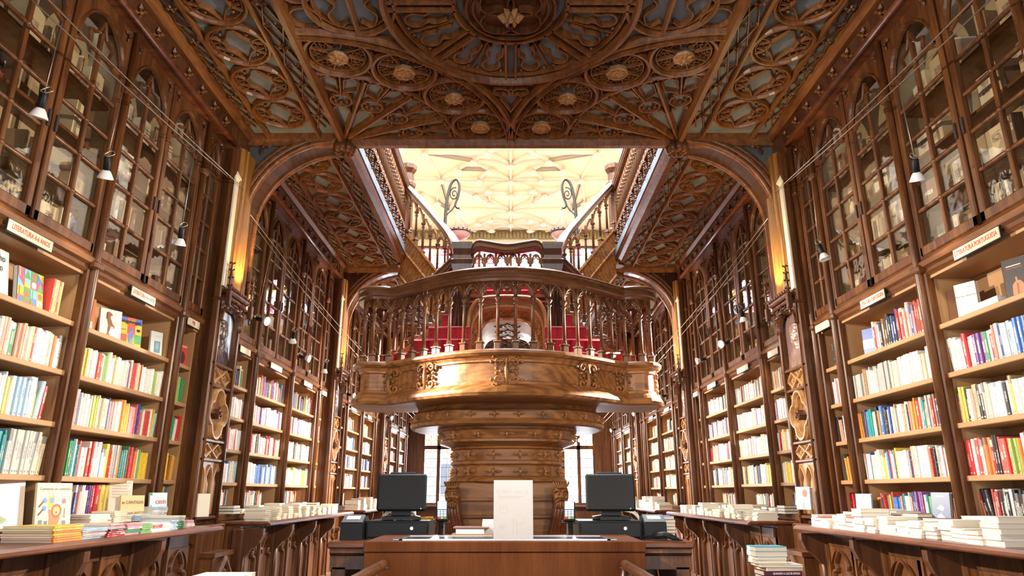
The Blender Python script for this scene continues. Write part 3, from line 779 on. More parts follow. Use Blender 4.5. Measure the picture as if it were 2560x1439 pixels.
def make_pilaster(beard, near_sign, dark):
    t = thing('carved_pilaster', 'x', 'pilaster')
    w = .245
    m = MB(); m.box(-.295,.295,.03,.5,0,ZC)
    for x in (-.26,.26): m.cbox(x-.035,x+.035,-.03,.12,.1,4.7,.012); m.tube([(x*.9,-.03,.97),(x*.9,-.03,2.95)], .014, 8)
    for z in (1.03,1.55,1.725,2.24,2.445): m.cbox(-.29,.29,-.03,.05,z-.014,z+.014,.006)
    m.build('shaft', M['oak'], t)
    # niches
    m = MB()
    for k in range(3):
        a = -w+.173*k; p = ogee(a+.012,a+.161,1.36,1.50); vmould(m, [(a+.012,1.06)]+p+[(a+.161,1.06)], .026, .04, .03)
        arch_fill(m, a, a+.173, 1.36, 1.51, 1.54, .005, .03)
        m.lathe([(.001,1.06),(.05,1.06),(.05,1.34),(.03,1.42),(.001,1.44)], 10, (a+.087,.055,0))
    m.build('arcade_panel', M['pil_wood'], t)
    for z0, z1 in ((1.565,1.71),(2.26,2.43)):
        m = MB(); m.box(-w,w,.02,.04,z0,z1); h = (z1-z0)
        for k in range(2):
            c = -w/2+w*k; vmould(m, [(c-w*.46,z0+h/2),(c,z1-.008),(c+w*.46,z0+h/2),(c,z0+.008)], .026, .03, .02, True)
            flower(m, (c,.015,z0+h/2), (0,-1,0), (1,0,0), .036, .5)
        for k in range(3):
            for sz in (-1,1): m.ball((-w*.96+w*.96*k,.01,z0+h/2+sz*h*.36), .014, 4)
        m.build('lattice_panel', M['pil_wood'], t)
    m = MB(); m.box(-w,w,.03,.05,1.74,2.23); cz = 1.985
    lobes = []
    for k in range(4):
        a = 90*k; cx, cc = .105*math.cos(math.radians(a)), .125*math.sin(math.radians(a))
        lobes += [(cx+.108*math.cos(math.radians(a+d)), cz+cc+.108*math.sin(math.radians(a+d))) for d in range(-80,81,16)]
    vmould(m, lobes, .045, .065, .03, True); vmould(m, [((x)*.82, cz+(z-cz)*.84) for x, z in lobes], .02, .035, .03, True)
    vmould(m, [(x*1.16, cz+(z-cz)*1.10) for x, z in lobes], .018, .04, .03, True)
    for sx in (-1,1):
        for sz in (-1,1): flower(m, (sx*.19,.02,cz+sz*.185), (0,-1,0), (sx,0,sz), .06, .4, 3)
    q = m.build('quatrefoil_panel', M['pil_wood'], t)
    m = MB(); m.obox(Matrix.Translation((0,-.005,cz)) @ Matrix.Rotation(PI/4,4,'Y'), .07,.07,.07); flower(m, (0,-.03,cz), (0,-1,0), (1,0,1), .05, .6); m.build('carved_boss', M['oak_dark'], q)
    m = relief(40, 64, .5, .54, bust_height(1 if near_sign else -1, beard), 0.0); m.xf(Matrix.Translation((0,.03,2.45)))
    fs = [(f, k) for f, k in zip(m.f, m.s) if max(.03-m.v[i][1] for i in f) > .003]
    m.f = [f for f, k in fs]; m.s = [k for f, k in fs]; m.m = [0]*len(fs); m.c = [None]*len(fs)
    bu = m.build('bust_relief', M['bronze'] if dark else M['copper'], t)
    m = MB(); m.box(-.25,.25,.028,.04,2.45,3.0); m.build('relief_ground', M['relief_blue'] if dark else M['relief_brown'], t)
    # canopy over the bust with cresting and pinnacles
    m = MB()
    m.cbox(-.27,.27,-.11,.05,3.13,3.18,.015); m.cbox(-.25,.25,-.08,.05,3.09,3.13,.012)
    for k in range(9): m.ball((-.25+.0625*k,-.10,3.195), .022, 5)
    vmould(m, ogee(-.24,.24,2.86,3.04), .05, .06, -.0); arch_fill(m, -.27,.27, 2.84, 3.02, 3.08, -.04, .03)
    for k in range(5): flower(m, (-.2+.1*k,-.06,3.0+.03*(2-abs(k-2))), (0,-1,-.3), (1,0,0), .05, .6, 4)
    m.build('canopy', M['oak_dark'], t)
    for sx in (-1,1):
        m = MB(); x = sx*.29; y = -.11
        m.tube([(x,y,2.93),(x,y,2.96),(x,y,3.02)], [.004,.015,.012], 6)
        m.cbox(x-.024,x+.024,y-.024,y+.024,3.0,3.14,.006); m.tube([(x,y,3.1),(x,y,3.3),(x,y,3.44)], [.020,.015,.004], 6)
        for z in (3.2,3.28,3.36,3.43):
            for a in range(4): m.ball((x+.022*math.cos(a*PI/2),y+.022*math.sin(a*PI/2),z), .010, 4)
        m.cbox(x-.015,x+.015,y,.05,3.05,3.08,.005)
        m.build('pinnacle', M['oak_dark'], t)
    m = MB()                   # fluted shaft above the canopy, washed by the light hidden behind the cresting
    m.loft([[(x,y,z) for x, y in ((-.20,.04),(-.17,-.03),(-.09,-.06),(-.03,-.05),(.03,-.05),(.09,-.06),(.17,-.03),(.20,.04))] for z in (3.18,4.75)], False, False)
    for x in (-.19,-.13,-.06,.06,.13,.19): m.tube([(x,-.04 if abs(x)<.15 else .0,3.18),(x,-.04 if abs(x)<.15 else .0,4.75)], .016, 8)
    m.build('uplit_shaft', M['gold_wood'], t)
    m = MB(); a, c = sorted((near_sign*.21, near_sign*.29)); m.box(a,c,-.04,.03,3.2,4.35); m.tube([((a+c)/2,-.03,4.35),((a+c)/2,-.01,4.48)],[.05,.005],6); m.build('cream_strip', M['cream'], t)
    m = MB()                   # block under the counter level with a diamond ornament
    m.cbox(-.30,.30,-.10,.04,.0,.97,.01); m.box(-.2,.2,-.22,-.1,.36,.70)
    vmould(m, [(-.15,.53),(0,.68),(.15,.53),(0,.38)], .045, .05, -.22, True); flower(m, (0,-.23,.53), (0,-1,0), (1,0,0), .08, .6)
    m.box(-.22,.22,-.24,-.1,.70,.74); m.box(-.22,.22,-.24,-.1,.32,.36)
    m.build('pedestal', M['oak'], t)
    return t
PX = 2.86
pil_proto = {}
PW = ('first','second','third','one behind the viewer')
for n_, yc in enumerate(PIERS[1:]+PIERS[:1]):
    for side in (-1,1):
        if side not in pil_proto: t = make_pilaster(side > 0, side, side < 0); pil_proto[side] = tree(t)
        else: t = copy_tree(pil_proto[side])
        t.location = (side*PX, yc+DY[side], 0); t.rotation_euler = (0,0,PI/2 if side<0 else -PI/2)
        t['label'] = f"carved oak pilaster with {'grey-blue clean-shaven' if side<0 else 'brown bearded'} bust relief, {SIDE[side]} wall, {PW[n_]}"
        t['group'] = 'carved pilasters with bust reliefs'
        li = bpy.data.lights.new('pilaster_uplight', 'SPOT'); li.energy = 60; li.color = (1,.66,.24); li.spot_size = 1.9; li.spot_blend = .6; li.shadow_soft_size = .03
        lo = bpy.data.objects.new('pilaster_uplight', li); C.objects.link(lo); lo.location = (side*(PX-.15), yc+DY[side], 3.24); lo.rotation_euler = (PI, side*-.10, 0)
# ------------------------------------------------------------------ counters under the bookcases
CT = .985
def make_cabinet(W):
    t = thing('counter_cabinet', 'x', 'cabinet')
    m = MB(); m.box(0,W,-.26,0,.06,CT-.045); m.box(0,W,-.24,0,0,.06); m.build('body', M['oak'], t)
    m = MB(); n = max(1, round(W/.42)); w = W/n
    m.cbox(.05,W-.05,-.29,-.26,.82,.92,.006); m.cbox(.05,W-.05,-.29,-.26,.06,.16,.006)
    for k in range(n):
        a, b = k*w+.06, (k+1)*w-.02
        p = ogee(a+.02,b-.02,.62,.80); arch_fill(m, a, b, .62, .80, .83, -.285, -.26)
        mid = (a+b)/2; q = (b-a)/2-.02
        out = bez([(mid-q,.16),(mid-q,.58),(mid-q*.55,.64),(mid-q*.6,.70),(mid,.80),(mid+q*.6,.70),(mid+q*.55,.64),(mid+q,.58),(mid+q,.16)],5)
        vmould(m, out, .04, .035, -.26)
        m.box(a-.015,a+.01,-.30,-.26,.1,.92)
    m.build('arched_panel', M['oak'], t)
    m = MB(); m.cbox(-.045,.045,-.31,-.2,.04,.92,.012); m.tube([(0,-.32,.1),(0,-.32,.9)], .022, 8); m.build('stile', M['oak'], t)
    m = MB(); m.prism([(-.28,.92),(-.28,.55),(-.31,.56),(-.33,.66),(-.40,.74),(-.47,.79),(-.50,.86),(-.50,.92)], 0, -.03+.0, .03)
    m.build('bracket', M['oak_dark'], t)
    return t
cab_protos = {}
XC = 2.46          # front edge of the tops
for b, y0 in enumerate(BAYS):
    for side in (-1,1):
        ya, yb = y0+.06+DY[side], y0+3.78+DY[side]
        nd = XS-XC + (.10 if b else 0.)
        wt = thing('book_counter', f"long oak counter top covered in book stacks, {SIDE[side]} wall, {BAYW[b]}", 'counter', group='oak counter tops along the walls')
        wt.location, rz = wall_pose(side, ya, yb-ya); wt.rotation_euler = (0,0,rz)
        m = MB(); m.cbox(0,yb-ya,-nd,.02,CT-.032,CT,.008); m.box(0.03,yb-ya-.03,-nd+.03,.0,CT-.045,CT-.032); m.build('board', M['oak_red'], wt)
        m = MB(); m.cbox(0,yb-ya,-nd-.012,-nd+.02,CT-.038,CT-.006,.008); m.build('nosing', M['oak_red'], wt)
        n = 4; W = (yb-ya)/n
        for k in range(n):
            key = round(W,3)
            if key not in cab_protos: cab_protos[key] = tree(make_cabinet(W)); t = cab_protos[key][0]
            else: t = copy_tree(cab_protos[key])
            s0 = ya+W*k; t.location, rz = wall_pose(side, s0, W, XS-(.10 if b else 0.)); t.rotation_euler = (0,0,rz)
            t['label'] = f"{ORD[k]} oak counter cabinet with pointed arch panels, {SIDE[side]} wall, {BAYW[b]}"
            t['group'] = 'panelled counter cabinets'
# ------------------------------------------------------------------ section signs under the cornices
def sign(side, y, text, w, label, bay=0):
    t = thing('section_sign', label, 'sign', group='section signs over the shelves')
    t.location = (side*(XS-.06), y, 2.755); t.rotation_euler = (.12 if False else 0,0,PI/2 if side<0 else -PI/2)
    m = MB(); m.cbox(-w/2,w/2,-.008,.0,-.035,.035,.002); m.build('board', M['sign'], t)
    m = MB(); m.box(-w/2-.005,w/2+.005,.0,.008,-.04,.04); m.build('backing', M['black'], t)
    if text:
        text_part('lettering', text, min(.045, w*2.25/len(text)), M['sign_red'], t, Matrix.Translation((0,-.0085,0)) @ Matrix.Rotation(PI/2,4,'X'), .0006, sx=.74, bold=.0010)
sign(-1, 3.92, 'LITERATURA 4-6 ANOS', .40, 'cream sign reading LITERATURA 4-6 ANOS at the frame edge, left wall')
sign(-1, 5.26, 'LITERATURA 4-6 ANOS', .36, 'cream sign reading LITERATURA 4-6 ANOS above the leaping horse book')
sign(-1, 6.16, 'PNL', .24, 'cream sign reading PNL above the red cover book')
sign(1, 4.06, 'LITERATURA PORTUGUESA', .44, 'cream sign reading LITERATURA PORTUGUESA at the frame edge, right wall')
sign(1, 5.35, 'LITERATURA PORTUGUESA', .38, 'cream sign reading LITERATURA PORTUGUESA above the blue book')
sign(1, 6.28, '', .30, 'blank grey section sign over the slim bookcase before the pilaster')
for side in (-1,1):
    for k, (y, w) in enumerate(((7.45,.3),(8.5,.42),(9.9,.42),(10.8,.28),(12.9,.4),(14.4,.4))):
        sign(side, y+DY[side], '', w, f"{ORD[k]} cream section sign beyond the first pilaster, {SIDE[side]} wall")
# ------------------------------------------------------------------ books
PAL = {
 'white': [(.82,.80,.74),(.86,.84,.80),(.78,.76,.70)], 'cream': [(.80,.70,.50),(.78,.72,.56),(.72,.60,.42)],
 'red': [(.55,.03,.035),(.62,.07,.05),(.42,.02,.03)], 'orange': [(.75,.22,.03),(.80,.30,.05)], 'yellow': [(.80,.56,.06),(.78,.62,.14)],
 'green': [(.05,.28,.10),(.20,.42,.12),(.38,.52,.14)], 'teal': [(.02,.20,.23),(.03,.30,.30)], 'blue': [(.03,.08,.36),(.06,.17,.50),(.02,.05,.20)],
 'pale blue': [(.36,.52,.68),(.45,.62,.72)], 'purple': [(.16,.05,.24),(.26,.10,.30)], 'pink': [(.72,.30,.36),(.75,.42,.42)], 'brown': [(.22,.09,.04),(.32,.17,.08)],
 'grey': [(.38,.38,.36),(.52,.50,.46)], 'black': [(.015,.015,.018),(.03,.028,.03)], 'salmon': [(.72,.27,.18),(.78,.38,.26)]}
def pick(spec):
    """spec: colour words, repeats give weight"""
    n = R.choice(spec.split(',')).strip(); c = R.choice(PAL[n]); k = R.uniform(.88,1.1)
    return n, tuple(min(.88,x*k) for x in c)
def unit_book(rounded):
    """1 x 1 x 1 book: spine at y=0 facing -y, fore edge at y=1, thickness along x"""
    m = MB(); t = .10
    if rounded:
        m.loft([[(x,y,z) for x, y in ((-.5,1),(-.5,.05),(-.36,.0),(0,-.012),(.36,.0),(.5,.05),(.5,1),(.5-t,1),(.5-t,.06),(-.5+t,.06),(-.5+t,1))] for z in (0,1)], True, True, 0)
    else:
        m.loft([[(x,y,z) for x, y in ((-.5,1),(-.5,.012),(-.44,0),(.44,0),(.5,.012),(.5,1),(.5-t,1),(.5-t,.04),(-.5+t,.04),(-.5+t,1))] for z in (0,1)], True, True, 0)
    m.box(-.5+t,.5-t,.04,.975,.012,.988,1)
    return m
UB = [unit_book(False).mesh('book', [M['book'],M['pages']]), unit_book(True).mesh('book_rounded', [M['book'],M['pages']])]
def flat_book():
    """lying book, origin at the bottom centre: x along the spine, spine at y=0, z thickness"""
    m = MB(); t = .085
    m.loft([[(x,y,z) for y, z in ((1,0),(.02,0),(0,.08),(0,.92),(.02,1),(1,1),(1,1-t),(.05,1-t),(.05,t),(1,t))] for x in (-.5,.5)], True, True, 0)
    return m
FBM = flat_book().mesh('lying_book_cover', M['book_lying'])
pm = MB(); pm.box(-.492,.492,.05,.985,.085,.915); FPM = pm.mesh('page_block', M['pages'])
SHELF_BOOKS = []; STUFF = MB()
def run(side, y0, y1, z, spec, hmax=.24, h=(.19,.235), th=(.012,.034), same=0., lean=.08, front=.02, case=None, shelf=None, gap=0.):
    """a row of upright books between y0 and y1 (viewer's left to right is +y on the left wall, -y on the right)"""
    y = y0 + .012; cur = None; out = []
    while y < y1-.015:
        if cur is None or R.random() > same: cur = (*pick(spec), R.uniform(*th), R.uniform(*h), R.uniform(.13,.165))
        n, c, t, hh, dp = cur
        if y+t > y1: break
        k = R.uniform(.93,1.05); c2 = tuple(min(.88,x*k) for x in c)
        out.append(dict(side=side, y=y+t/2, z=z, t=t, h=hh, d=dp, c=c2, n=n, lean=0., fr=front+R.uniform(0,.02), case=case, shelf=shelf))
        y += t + .0008 + (R.random()*.02 if R.random() < gap else 0)
    # a few books at the loose end lean
    if lean and len(out) > 6 and R.random() < .6:
        for k in range(R.choice((2,3,5))):
            b = out[-1-k]; b['lean'] = R.choice((lean,lean*1.2))
    SHELF_BOOKS.extend(out); return out
L_, R_ = -1, 1
W_ = 'white,white,white,cream,'
def case_run(side, b, u, lv, spec, a=0., e=0., **k):
    y0, y1 = CASES[side,b,u]; return run(side, y0+.04+a, y1-.04-e, LEVELS[lv]+.0008, spec, case=(side,b,u), shelf=lv, **k)
# left wall, first bay
case_run(L_,0,0,3,'white,green,red'); case_run(L_,0,0,2,'white,blue,red'); case_run(L_,0,0,1,'teal,grey')
case_run(L_,0,1,3,'green,red,white,white,white,yellow,orange,salmon,pink,white,red,green',same=.45,e=.03,h=(.20,.235))
case_run(L_,0,1,2,'pale blue,pale blue,white,purple,red,yellow,white,white',same=.4,h=(.21,.26),e=.08,th=(.012,.04))
case_run(L_,0,1,1,'teal,teal,teal,teal,teal,white,cream,grey',same=.6,h=(.22,.27),e=.02,th=(.012,.03))
case_run(L_,0,2,3,'white,white,white,cream,white,white,white,cream,white,purple,yellow,red,green,white,white',same=.25,h=(.19,.235),th=(.008,.026))
case_run(L_,0,2,2,'white,orange,pale blue,white,red,cream,white,pink,teal,green,blue,yellow',same=.45,h=(.20,.25),e=.03,th=(.008,.026))
case_run(L_,0,2,1,'blue,red,yellow,green,white,white,teal,orange,white,grey,red',same=.5,h=(.20,.255),e=.02,th=(.009,.028))
case_run(L_,0,2,0,'white,pale blue,orange,yellow,grey,white,blue,blue,purple,red,orange,salmon,teal',same=.5,h=(.21,.27),front=.06,e=.30,a=.20)
case_run(L_,0,1,0,'red,brown,white,red',a=1.24,h=(.22,.27),front=.04)
case_run(L_,0,3,3,'green,green,yellow,purple,white',same=.6); case_run(L_,0,3,2,'blue,grey,brown,white,green,red',same=.4); case_run(L_,0,3,1,'orange,yellow,red,black,green,white',same=.4)
case_run(L_,0,3,0,'blue,yellow,teal,pink',h=(.2,.27),front=.05,a=.1)
# left wall, second bay
for u in (0,1,2,3):
    case_run(L_,1,u,4,'brown,red,green,blue,black,cream',a=.02,e=.1,h=(.17,.25),th=(.02,.045))
    case_run(L_,1,u,3,W_+'white,white,pink,purple',same=.3); case_run(L_,1,u,2,W_+'white,salmon,red,black,cream',same=.5)
    case_run(L_,1,u,1,W_+'blue,blue,yellow,pale blue,white',same=.5); case_run(L_,1,u,0,'white,black,teal,orange,red,cream',h=(.18,.24),e=.35 if u in (1,2) else .1,front=.05)
# right wall, first bay
case_run(R_,0,0,3,'white,red'); case_run(R_,0,0,2,'white,red'); case_run(R_,0,0,1,'black,white')
case_run(R_,0,1,3,'white,white,white,pale blue,green,brown,red,purple,blue,white,salmon,white',same=.3,th=(.014,.036))
case_run(R_,0,1,2,'white,white,cream,red,black,yellow,green,salmon,white',same=.35,th=(.014,.034))
case_run(R_,0,1,1,'red,red,white,black,brown,orange,white,green',same=.4,th=(.016,.036),h=(.205,.245))
case_run(R_,0,2,4,'brown,blue,red,cream,black,pink',a=.10,e=.42,h=(.20,.27),th=(.02,.04))
case_run(R_,0,2,3,'cream,white,grey,white,white,grey,white,teal,brown',same=.72,th=(.012,.024))
case_run(R_,0,2,2,'black,grey,blue,white,salmon,brown,cream,purple,red,orange,teal',same=.25,th=(.012,.034))
case_run(R_,0,2,1,'white,red,red,black,white,grey,cream,yellow,white,blue',same=.4,th=(.012,.034))
case_run(R_,0,3,4,'white,black',e=.1,h=(.2,.24),th=(.03,.05)); case_run(R_,0,3,3,'white,white,red,blue,white',same=.4); case_run(R_,0,3,2,'red,white,cream,black,white,salmon',same=.3); case_run(R_,0,3,1,'red,orange,brown,black,yellow,red',same=.3)
case_run(R_,0,2,0,'brown,grey,orange,white,white,cream,green,red,salmon,teal,purple,blue',h=(.17,.22),front=.06,a=.05,e=.05,same=.3,lean=.16)
case_run(R_,0,1,0,'white,white,black,cream,green,grey,red',h=(.19,.235),front=.06,same=.2,lean=.16,a=.25); case_run(R_,0,3,0,'red,pale blue,cream,cream',h=(.17,.21),front=.06)
for u in (0,1,2,3):
    case_run(R_,1,u,4,W_+'grey,black,brown',e=.05,h=(.18,.23),same=.4); case_run(R_,1,u,3,W_+'white,cream,purple,brown',same=.4)
    case_run(R_,1,u,2,W_+'cream,red,grey,yellow,white',same=.4); case_run(R_,1,u,1,W_+'yellow,blue,white,grey,black',same=.4)
    case_run(R_,1,u,0,'yellow,red,blue,white,cream,grey,black',h=(.17,.21),front=.06,e=.3 if u in (1,2) else .1)
for side in (-1,1):
    for b in (2,3):
        for u in range(4):
            case_run(side,b,u,4,W_+'red,yellow,black',h=(.17,.24),e=.35 if u in (1,2) else .1,th=(.018,.045))
            for lv in (1,2,3): case_run(side,b,u,lv,W_+('red,grey,blue,black' if side<0 else 'red,grey,yellow,cream'),e=R.uniform(0,.25),th=(.016,.04),same=.4)
            case_run(side,b,u,0,W_+'red,black,teal',h=(.16,.21),e=R.uniform(.2,.6) if u in (1,2) else .1,front=.06)
# choose the ones that show largest; the rest become one mass of books
F_ = 1710.; PT_ = math.atan(512.5/F_)
def proj(x, y, z):
    z -= 1.25; f = y*math.cos(PT_)+z*math.sin(PT_); return (1280+F_*x/f, 719.5-F_*(-y*math.sin(PT_)+z*math.cos(PT_))/f, f)
def show_size(b):
    p = proj(b['side']*XS, b['y'], b['z']+b['h']/2)
    if not (4 < p[0] < 2556 and 0 < p[1] < 1439): return 0
    return b['h']*F_/p[2] * max(.1, b['t']*F_/p[2]*XS/math.hypot(XS,b['y'])*1.0)
SHELF_BOOKS.sort(key=lambda b: -show_size(b))
def upright_matrix(b):
    s = b['side']
    return Matrix.Translation((s*(XS+b['fr']), b['y'], b['z']+abs(math.sin(b['lean']))*b['t']*.5)) @ Matrix.Rotation(PI/2 if s<0 else -PI/2,4,'Z') @ Matrix.Rotation(b['lean']*(1 if s<0 else -1),4,'Y')
pool = SHELF_BOOKS[:300]; rest = SHELF_BOOKS[300:]
# labels: count books of one colour along each shelf, from the viewer's left
def order(b): return b['y'] if b['side'] < 0 else -b['y']
SHELFW = ('counter-level','lowest','second','third','top')
CASEW = {(-1,0,0):'frame-edge narrow case on left wall',(-1,0,1):'frame-edge wide case on left wall',(-1,0,2):'wide left case beneath the leaping horse book',(-1,0,3):'slim left case beneath the PNL sign',
         (1,0,0):'frame-edge narrow case on right wall',(1,0,1):'frame-edge wide case on right wall',(1,0,2):'wide right case beneath the LITERATURA PORTUGUESA sign',(1,0,3):'slim right case before the bearded bust',
         (-1,1,0):'left case just past the bust',(-1,1,1):'left case second past the bust',(-1,1,2):'left case third past the bust',(-1,1,3):'left slim case before second bust',
         (1,1,0):'right case just past the bearded bust',(1,1,1):'right case second past the bearded bust',(1,1,2):'right case third past the bearded bust',(1,1,3):'right slim case before second bust'}
cnt = {}
for b in sorted(SHELF_BOOKS, key=order):
    k = (b['case'], b['shelf'], b['n']); b['k'] = cnt.get(k, 0); cnt[k] = b['k']+1
for b in pool:
    o = bpy.data.objects.new('shelf_book', UB[1 if b['t'] > .028 else 0]); C.objects.link(o)
    Mx = upright_matrix(b); o.location = Mx.to_translation(); o.rotation_euler = (0, b['lean']*(1 if b['side']<0 else -1), PI/2 if b['side']<0 else -PI/2)
    o.scale = (b['t'], b['d'], b['h']); o.color = (*b['c'],1)
    tag(o, f"{nth(b['k'])} {b['n'].replace('pale blue','pale-blue')} book from left, {SHELFW[b['shelf']]} shelf, {CASEW.get(b['case'],'far case')}", 'book', 'upright books on the shelves')
def bake(mb, Mx, t, d, h, c):
    i0 = len(mb.v); mb.box(-t/2,t/2,0,d,0,h,0,(*c,1)); mb.xf(Mx, i0)
for b in rest: bake(STUFF, upright_matrix(b), b['t'], b['d'], b['h'], b['c'])
o = STUFF.build('shelved_books', M['book_stuff'], kind='stuff', recalc=False); tag(o, 'mass of smaller and farther books filling the shelves down the shop', 'books')

# stacks lying on the counters
STACKN = {}
def lying(side, y, dfront, z, w, dp, t, c, spine, yaw=0., par=None):
    """one lying book: y along the wall, dfront distance of its near edge from the shelf plane (room side positive)"""
    o = bpy.data.objects.new('stacked_book', FBM); C.objects.link(o); o.color = (*c,1)
    rz = (PI/2 if side<0 else -PI/2)+yaw
    if not spine: rz += PI
    # the room-side edge sits dfront from the wall plane
    x = side*(XS-dfront) if spine else side*(XS-dfront+dp)
    o.location = (x, y, z); o.rotation_euler = (0,0,rz); o.scale = (w, dp, t)
    q = bpy.data.objects.new('page_block', FPM); C.objects.link(q); q.parent = o
    return o
FLAT = MB()
def stack(side, y, df, n, w, dp, th, spec, spine, where, zone, individual=True, same=.8, z=CT, words_=None):
    cur = pick(spec); zz = z+.0005
    k = STACKN.get(zone, 0); STACKN[zone] = k+1
    for i in range(n):
        if R.random() > same: cur = pick(spec)
        nme, c = cur; t = th*R.uniform(.85,1.15); yy = y+R.uniform(-.006,.006); yaw = R.uniform(-.03,.03)
        kk = R.uniform(.92,1.06); c = tuple(min(.88,v*kk) for v in c)
        if individual:
            o = lying(side, yy, df+R.uniform(-.008,.008), zz, w, dp, t, c, spine, yaw)
            tag(o, f"{ORD[n-1-i]} from top, {nme} book in {nth(k)} flat stack, {where}", 'book', 'books lying in stacks on the counters')
        else:
            i0 = len(FLAT.v); FLAT.box(-w/2,w/2,0,dp,0,t*.12,0,(*c,1)); FLAT.box(-w/2,w/2,0,dp,t*.88,t,0,(*c,1)); FLAT.box(-w/2*.99,w/2*.99,0 if not spine else .004,dp*.98,t*.12,t*.88,0,(.74,.67,.54,1) if not spine else (*c,1))
            FLAT.xf(Matrix.Translation((side*(XS-df),yy,zz)) @ Matrix.Rotation((PI/2 if side<0 else -PI/2)+yaw,4,'Z'), i0)
        zz += t+.0006
    return zz
cl = 'left counter from the frame edge'; cr = 'right counter from the pilaster'
y = 4.02
for n, w, th, spec, spine, df in ((7,.26,.011,'yellow,yellow,orange',True,.47),(6,.25,.010,'grey,pink,pale blue',True,.47),(7,.20,.010,'black,pink,red',True,.48),(6,.19,.011,'pink,green,pink',True,.48),(5,.14,.011,'green,green',True,.48),(5,.16,.012,'white,red,cream',True,.47),(5,.15,.011,'white,grey,white',True,.46),(6,.12,.011,'pale blue,pale blue',True,.45),(7,.17,.013,'green,cream,grey',True,.42),(5,.13,.011,'white,cream,pink',True,.44)):
    stack(L_, y+w/2, df, n, w, .30 if w>.16 else .22, th, spec, spine, cl, 'L0', same=.5); y += w+.006
for i, (yy, n, w, th) in enumerate(((5.0,5,.24,.012),(5.28,6,.24,.012),(5.56,5,.24,.010),(5.82,8,.24,.012))): stack(L_, yy, .16, n, w, .17, th, 'white,pale blue,cream,green', True, 'back row of left counter', 'L0b', same=.6, z=1.0455)
y = 6.12
for k in range(17):
    w = R.uniform(.12,.155); n = R.choice((3,3,4,4,5,6)); y -= w+.005
    if y < 3.5: break
    stack(R_, y+w/2, R.uniform(.45,.50), n, w, .21, R.uniform(.017,.03), W_+'white,white,red,grey', False, cr, 'R0', same=.6)
y = 6.1
for k in range(10):
    w = R.uniform(.14,.2); y -= w+.05
    if y < 3.6: break
    stack(R_, y+w/2, .22, R.choice((2,3,3)), w, .19, R.uniform(.018,.03), W_+'grey,brown,black', False, 'back row of right counter', 'R0b', same=.5, z=1.0455)
for side, lab in ((L_,'left counter past the pilaster'),(R_,'right counter past the pilaster')):
    y = BAYS[1]+.12+DY[side]
    for k in range(20):
        w = R.uniform(.13,.16)
        if y+w > BAYS[1]+3.72+DY[side]: break
        stack(side, y+w/2, R.uniform(.53,.60), R.choice((3,4,5,6,6)), w, .21, R.uniform(.014,.024), W_+('pale blue,salmon,cream,cream' if side<0 else 'white,white,grey'), False, lab, ('B1',side), individual=k < 14, same=.6); y += w+.01
    y = BAYS[1]+.2+DY[side]
    for k in range(14):
        w = R.uniform(.16,.2)
        if y+w > BAYS[1]+3.7+DY[side]: break
        stack(side, y+w/2, .22, R.choice((2,3,3)), w, .19, R.uniform(.018,.028), W_+'black,cream,brown', False, lab, ('B1b',side), individual=False, z=1.0455); y += w+.06
    for b in (2,3):
        y = BAYS[b]+.15+DY[side]
        while y < BAYS[b]+3.6+DY[side]:
            w = R.uniform(.14,.2); stack(side, y+w/2, R.choice((.55,.5)), R.choice((3,4,5,7)), w, .22, R.uniform(.018,.03), W_+'white,black,brown', False, lab, 'far', individual=False); y += w+.02
o = FLAT.build('stacked_books', M['book_stuff'], kind='stuff', recalc=False); tag(o, 'mass of flat book stacks on the farther counters', 'books')

# old volumes behind the glass doors
AB = 0
def antique(side, b, u, z, y, w, h, d, c, lay, lab):
    o = bpy.data.objects.new('antique_book', UB[R.randrange(2)]); C.objects.link(o); o.color = (*c,1)
    o.location = (side*(XS+d), y, z); o.rotation_euler = (0, R.uniform(-.06,.06) if not lay else 0, (PI/2 if side<0 else -PI/2)+R.uniform(-.15,.15)); o.scale = (w, .14 if not lay else .12, h)
    tag(o, lab, 'book', 'old volumes behind the glass doors'); return o
OLD = [(.52,.40,.24),(.60,.48,.30),(.66,.56,.38),(.42,.30,.17),(.30,.17,.09),(.20,.12,.08),(.55,.50,.42)]
ROWW = ('one up','two up','three up','four up')
CASES2 = {k: v.replace(' sign','').replace(' beneath the',' by') for k, v in CASEW.items()}
ROWZ = (SILL1+.0008,3.2708,3.6608,4.0508)
for side in (-1,1):
    for b in (0,1):
        for u in range(4):
            y0, y1 = CASES[side,b,u]
            if b == 0 and u == 0: continue
            for r, z in enumerate(ROWZ):
                if b == 1 and r not in (0,1): continue
                y = y0+.06; k = 0
                while y < y1-.12 and k < 12:
                    face = R.random() < .55
                    w = R.uniform(.12,.19) if face else R.uniform(.03,.07); h = R.uniform(.17,.26)
                    if R.random() < (.72 if b == 0 else .45):
                        c = R.choice(OLD)
                        antique(side,b,u,z,y+w/2,w,h,R.uniform(.06,.12),c,False, f"{ORD[k]} old {'broad' if face else 'narrow'} volume behind glass, row {ROWW[r]}, {CASES2[side,b,u]}"); k += 1
                    y += w+R.uniform(.005,.10)
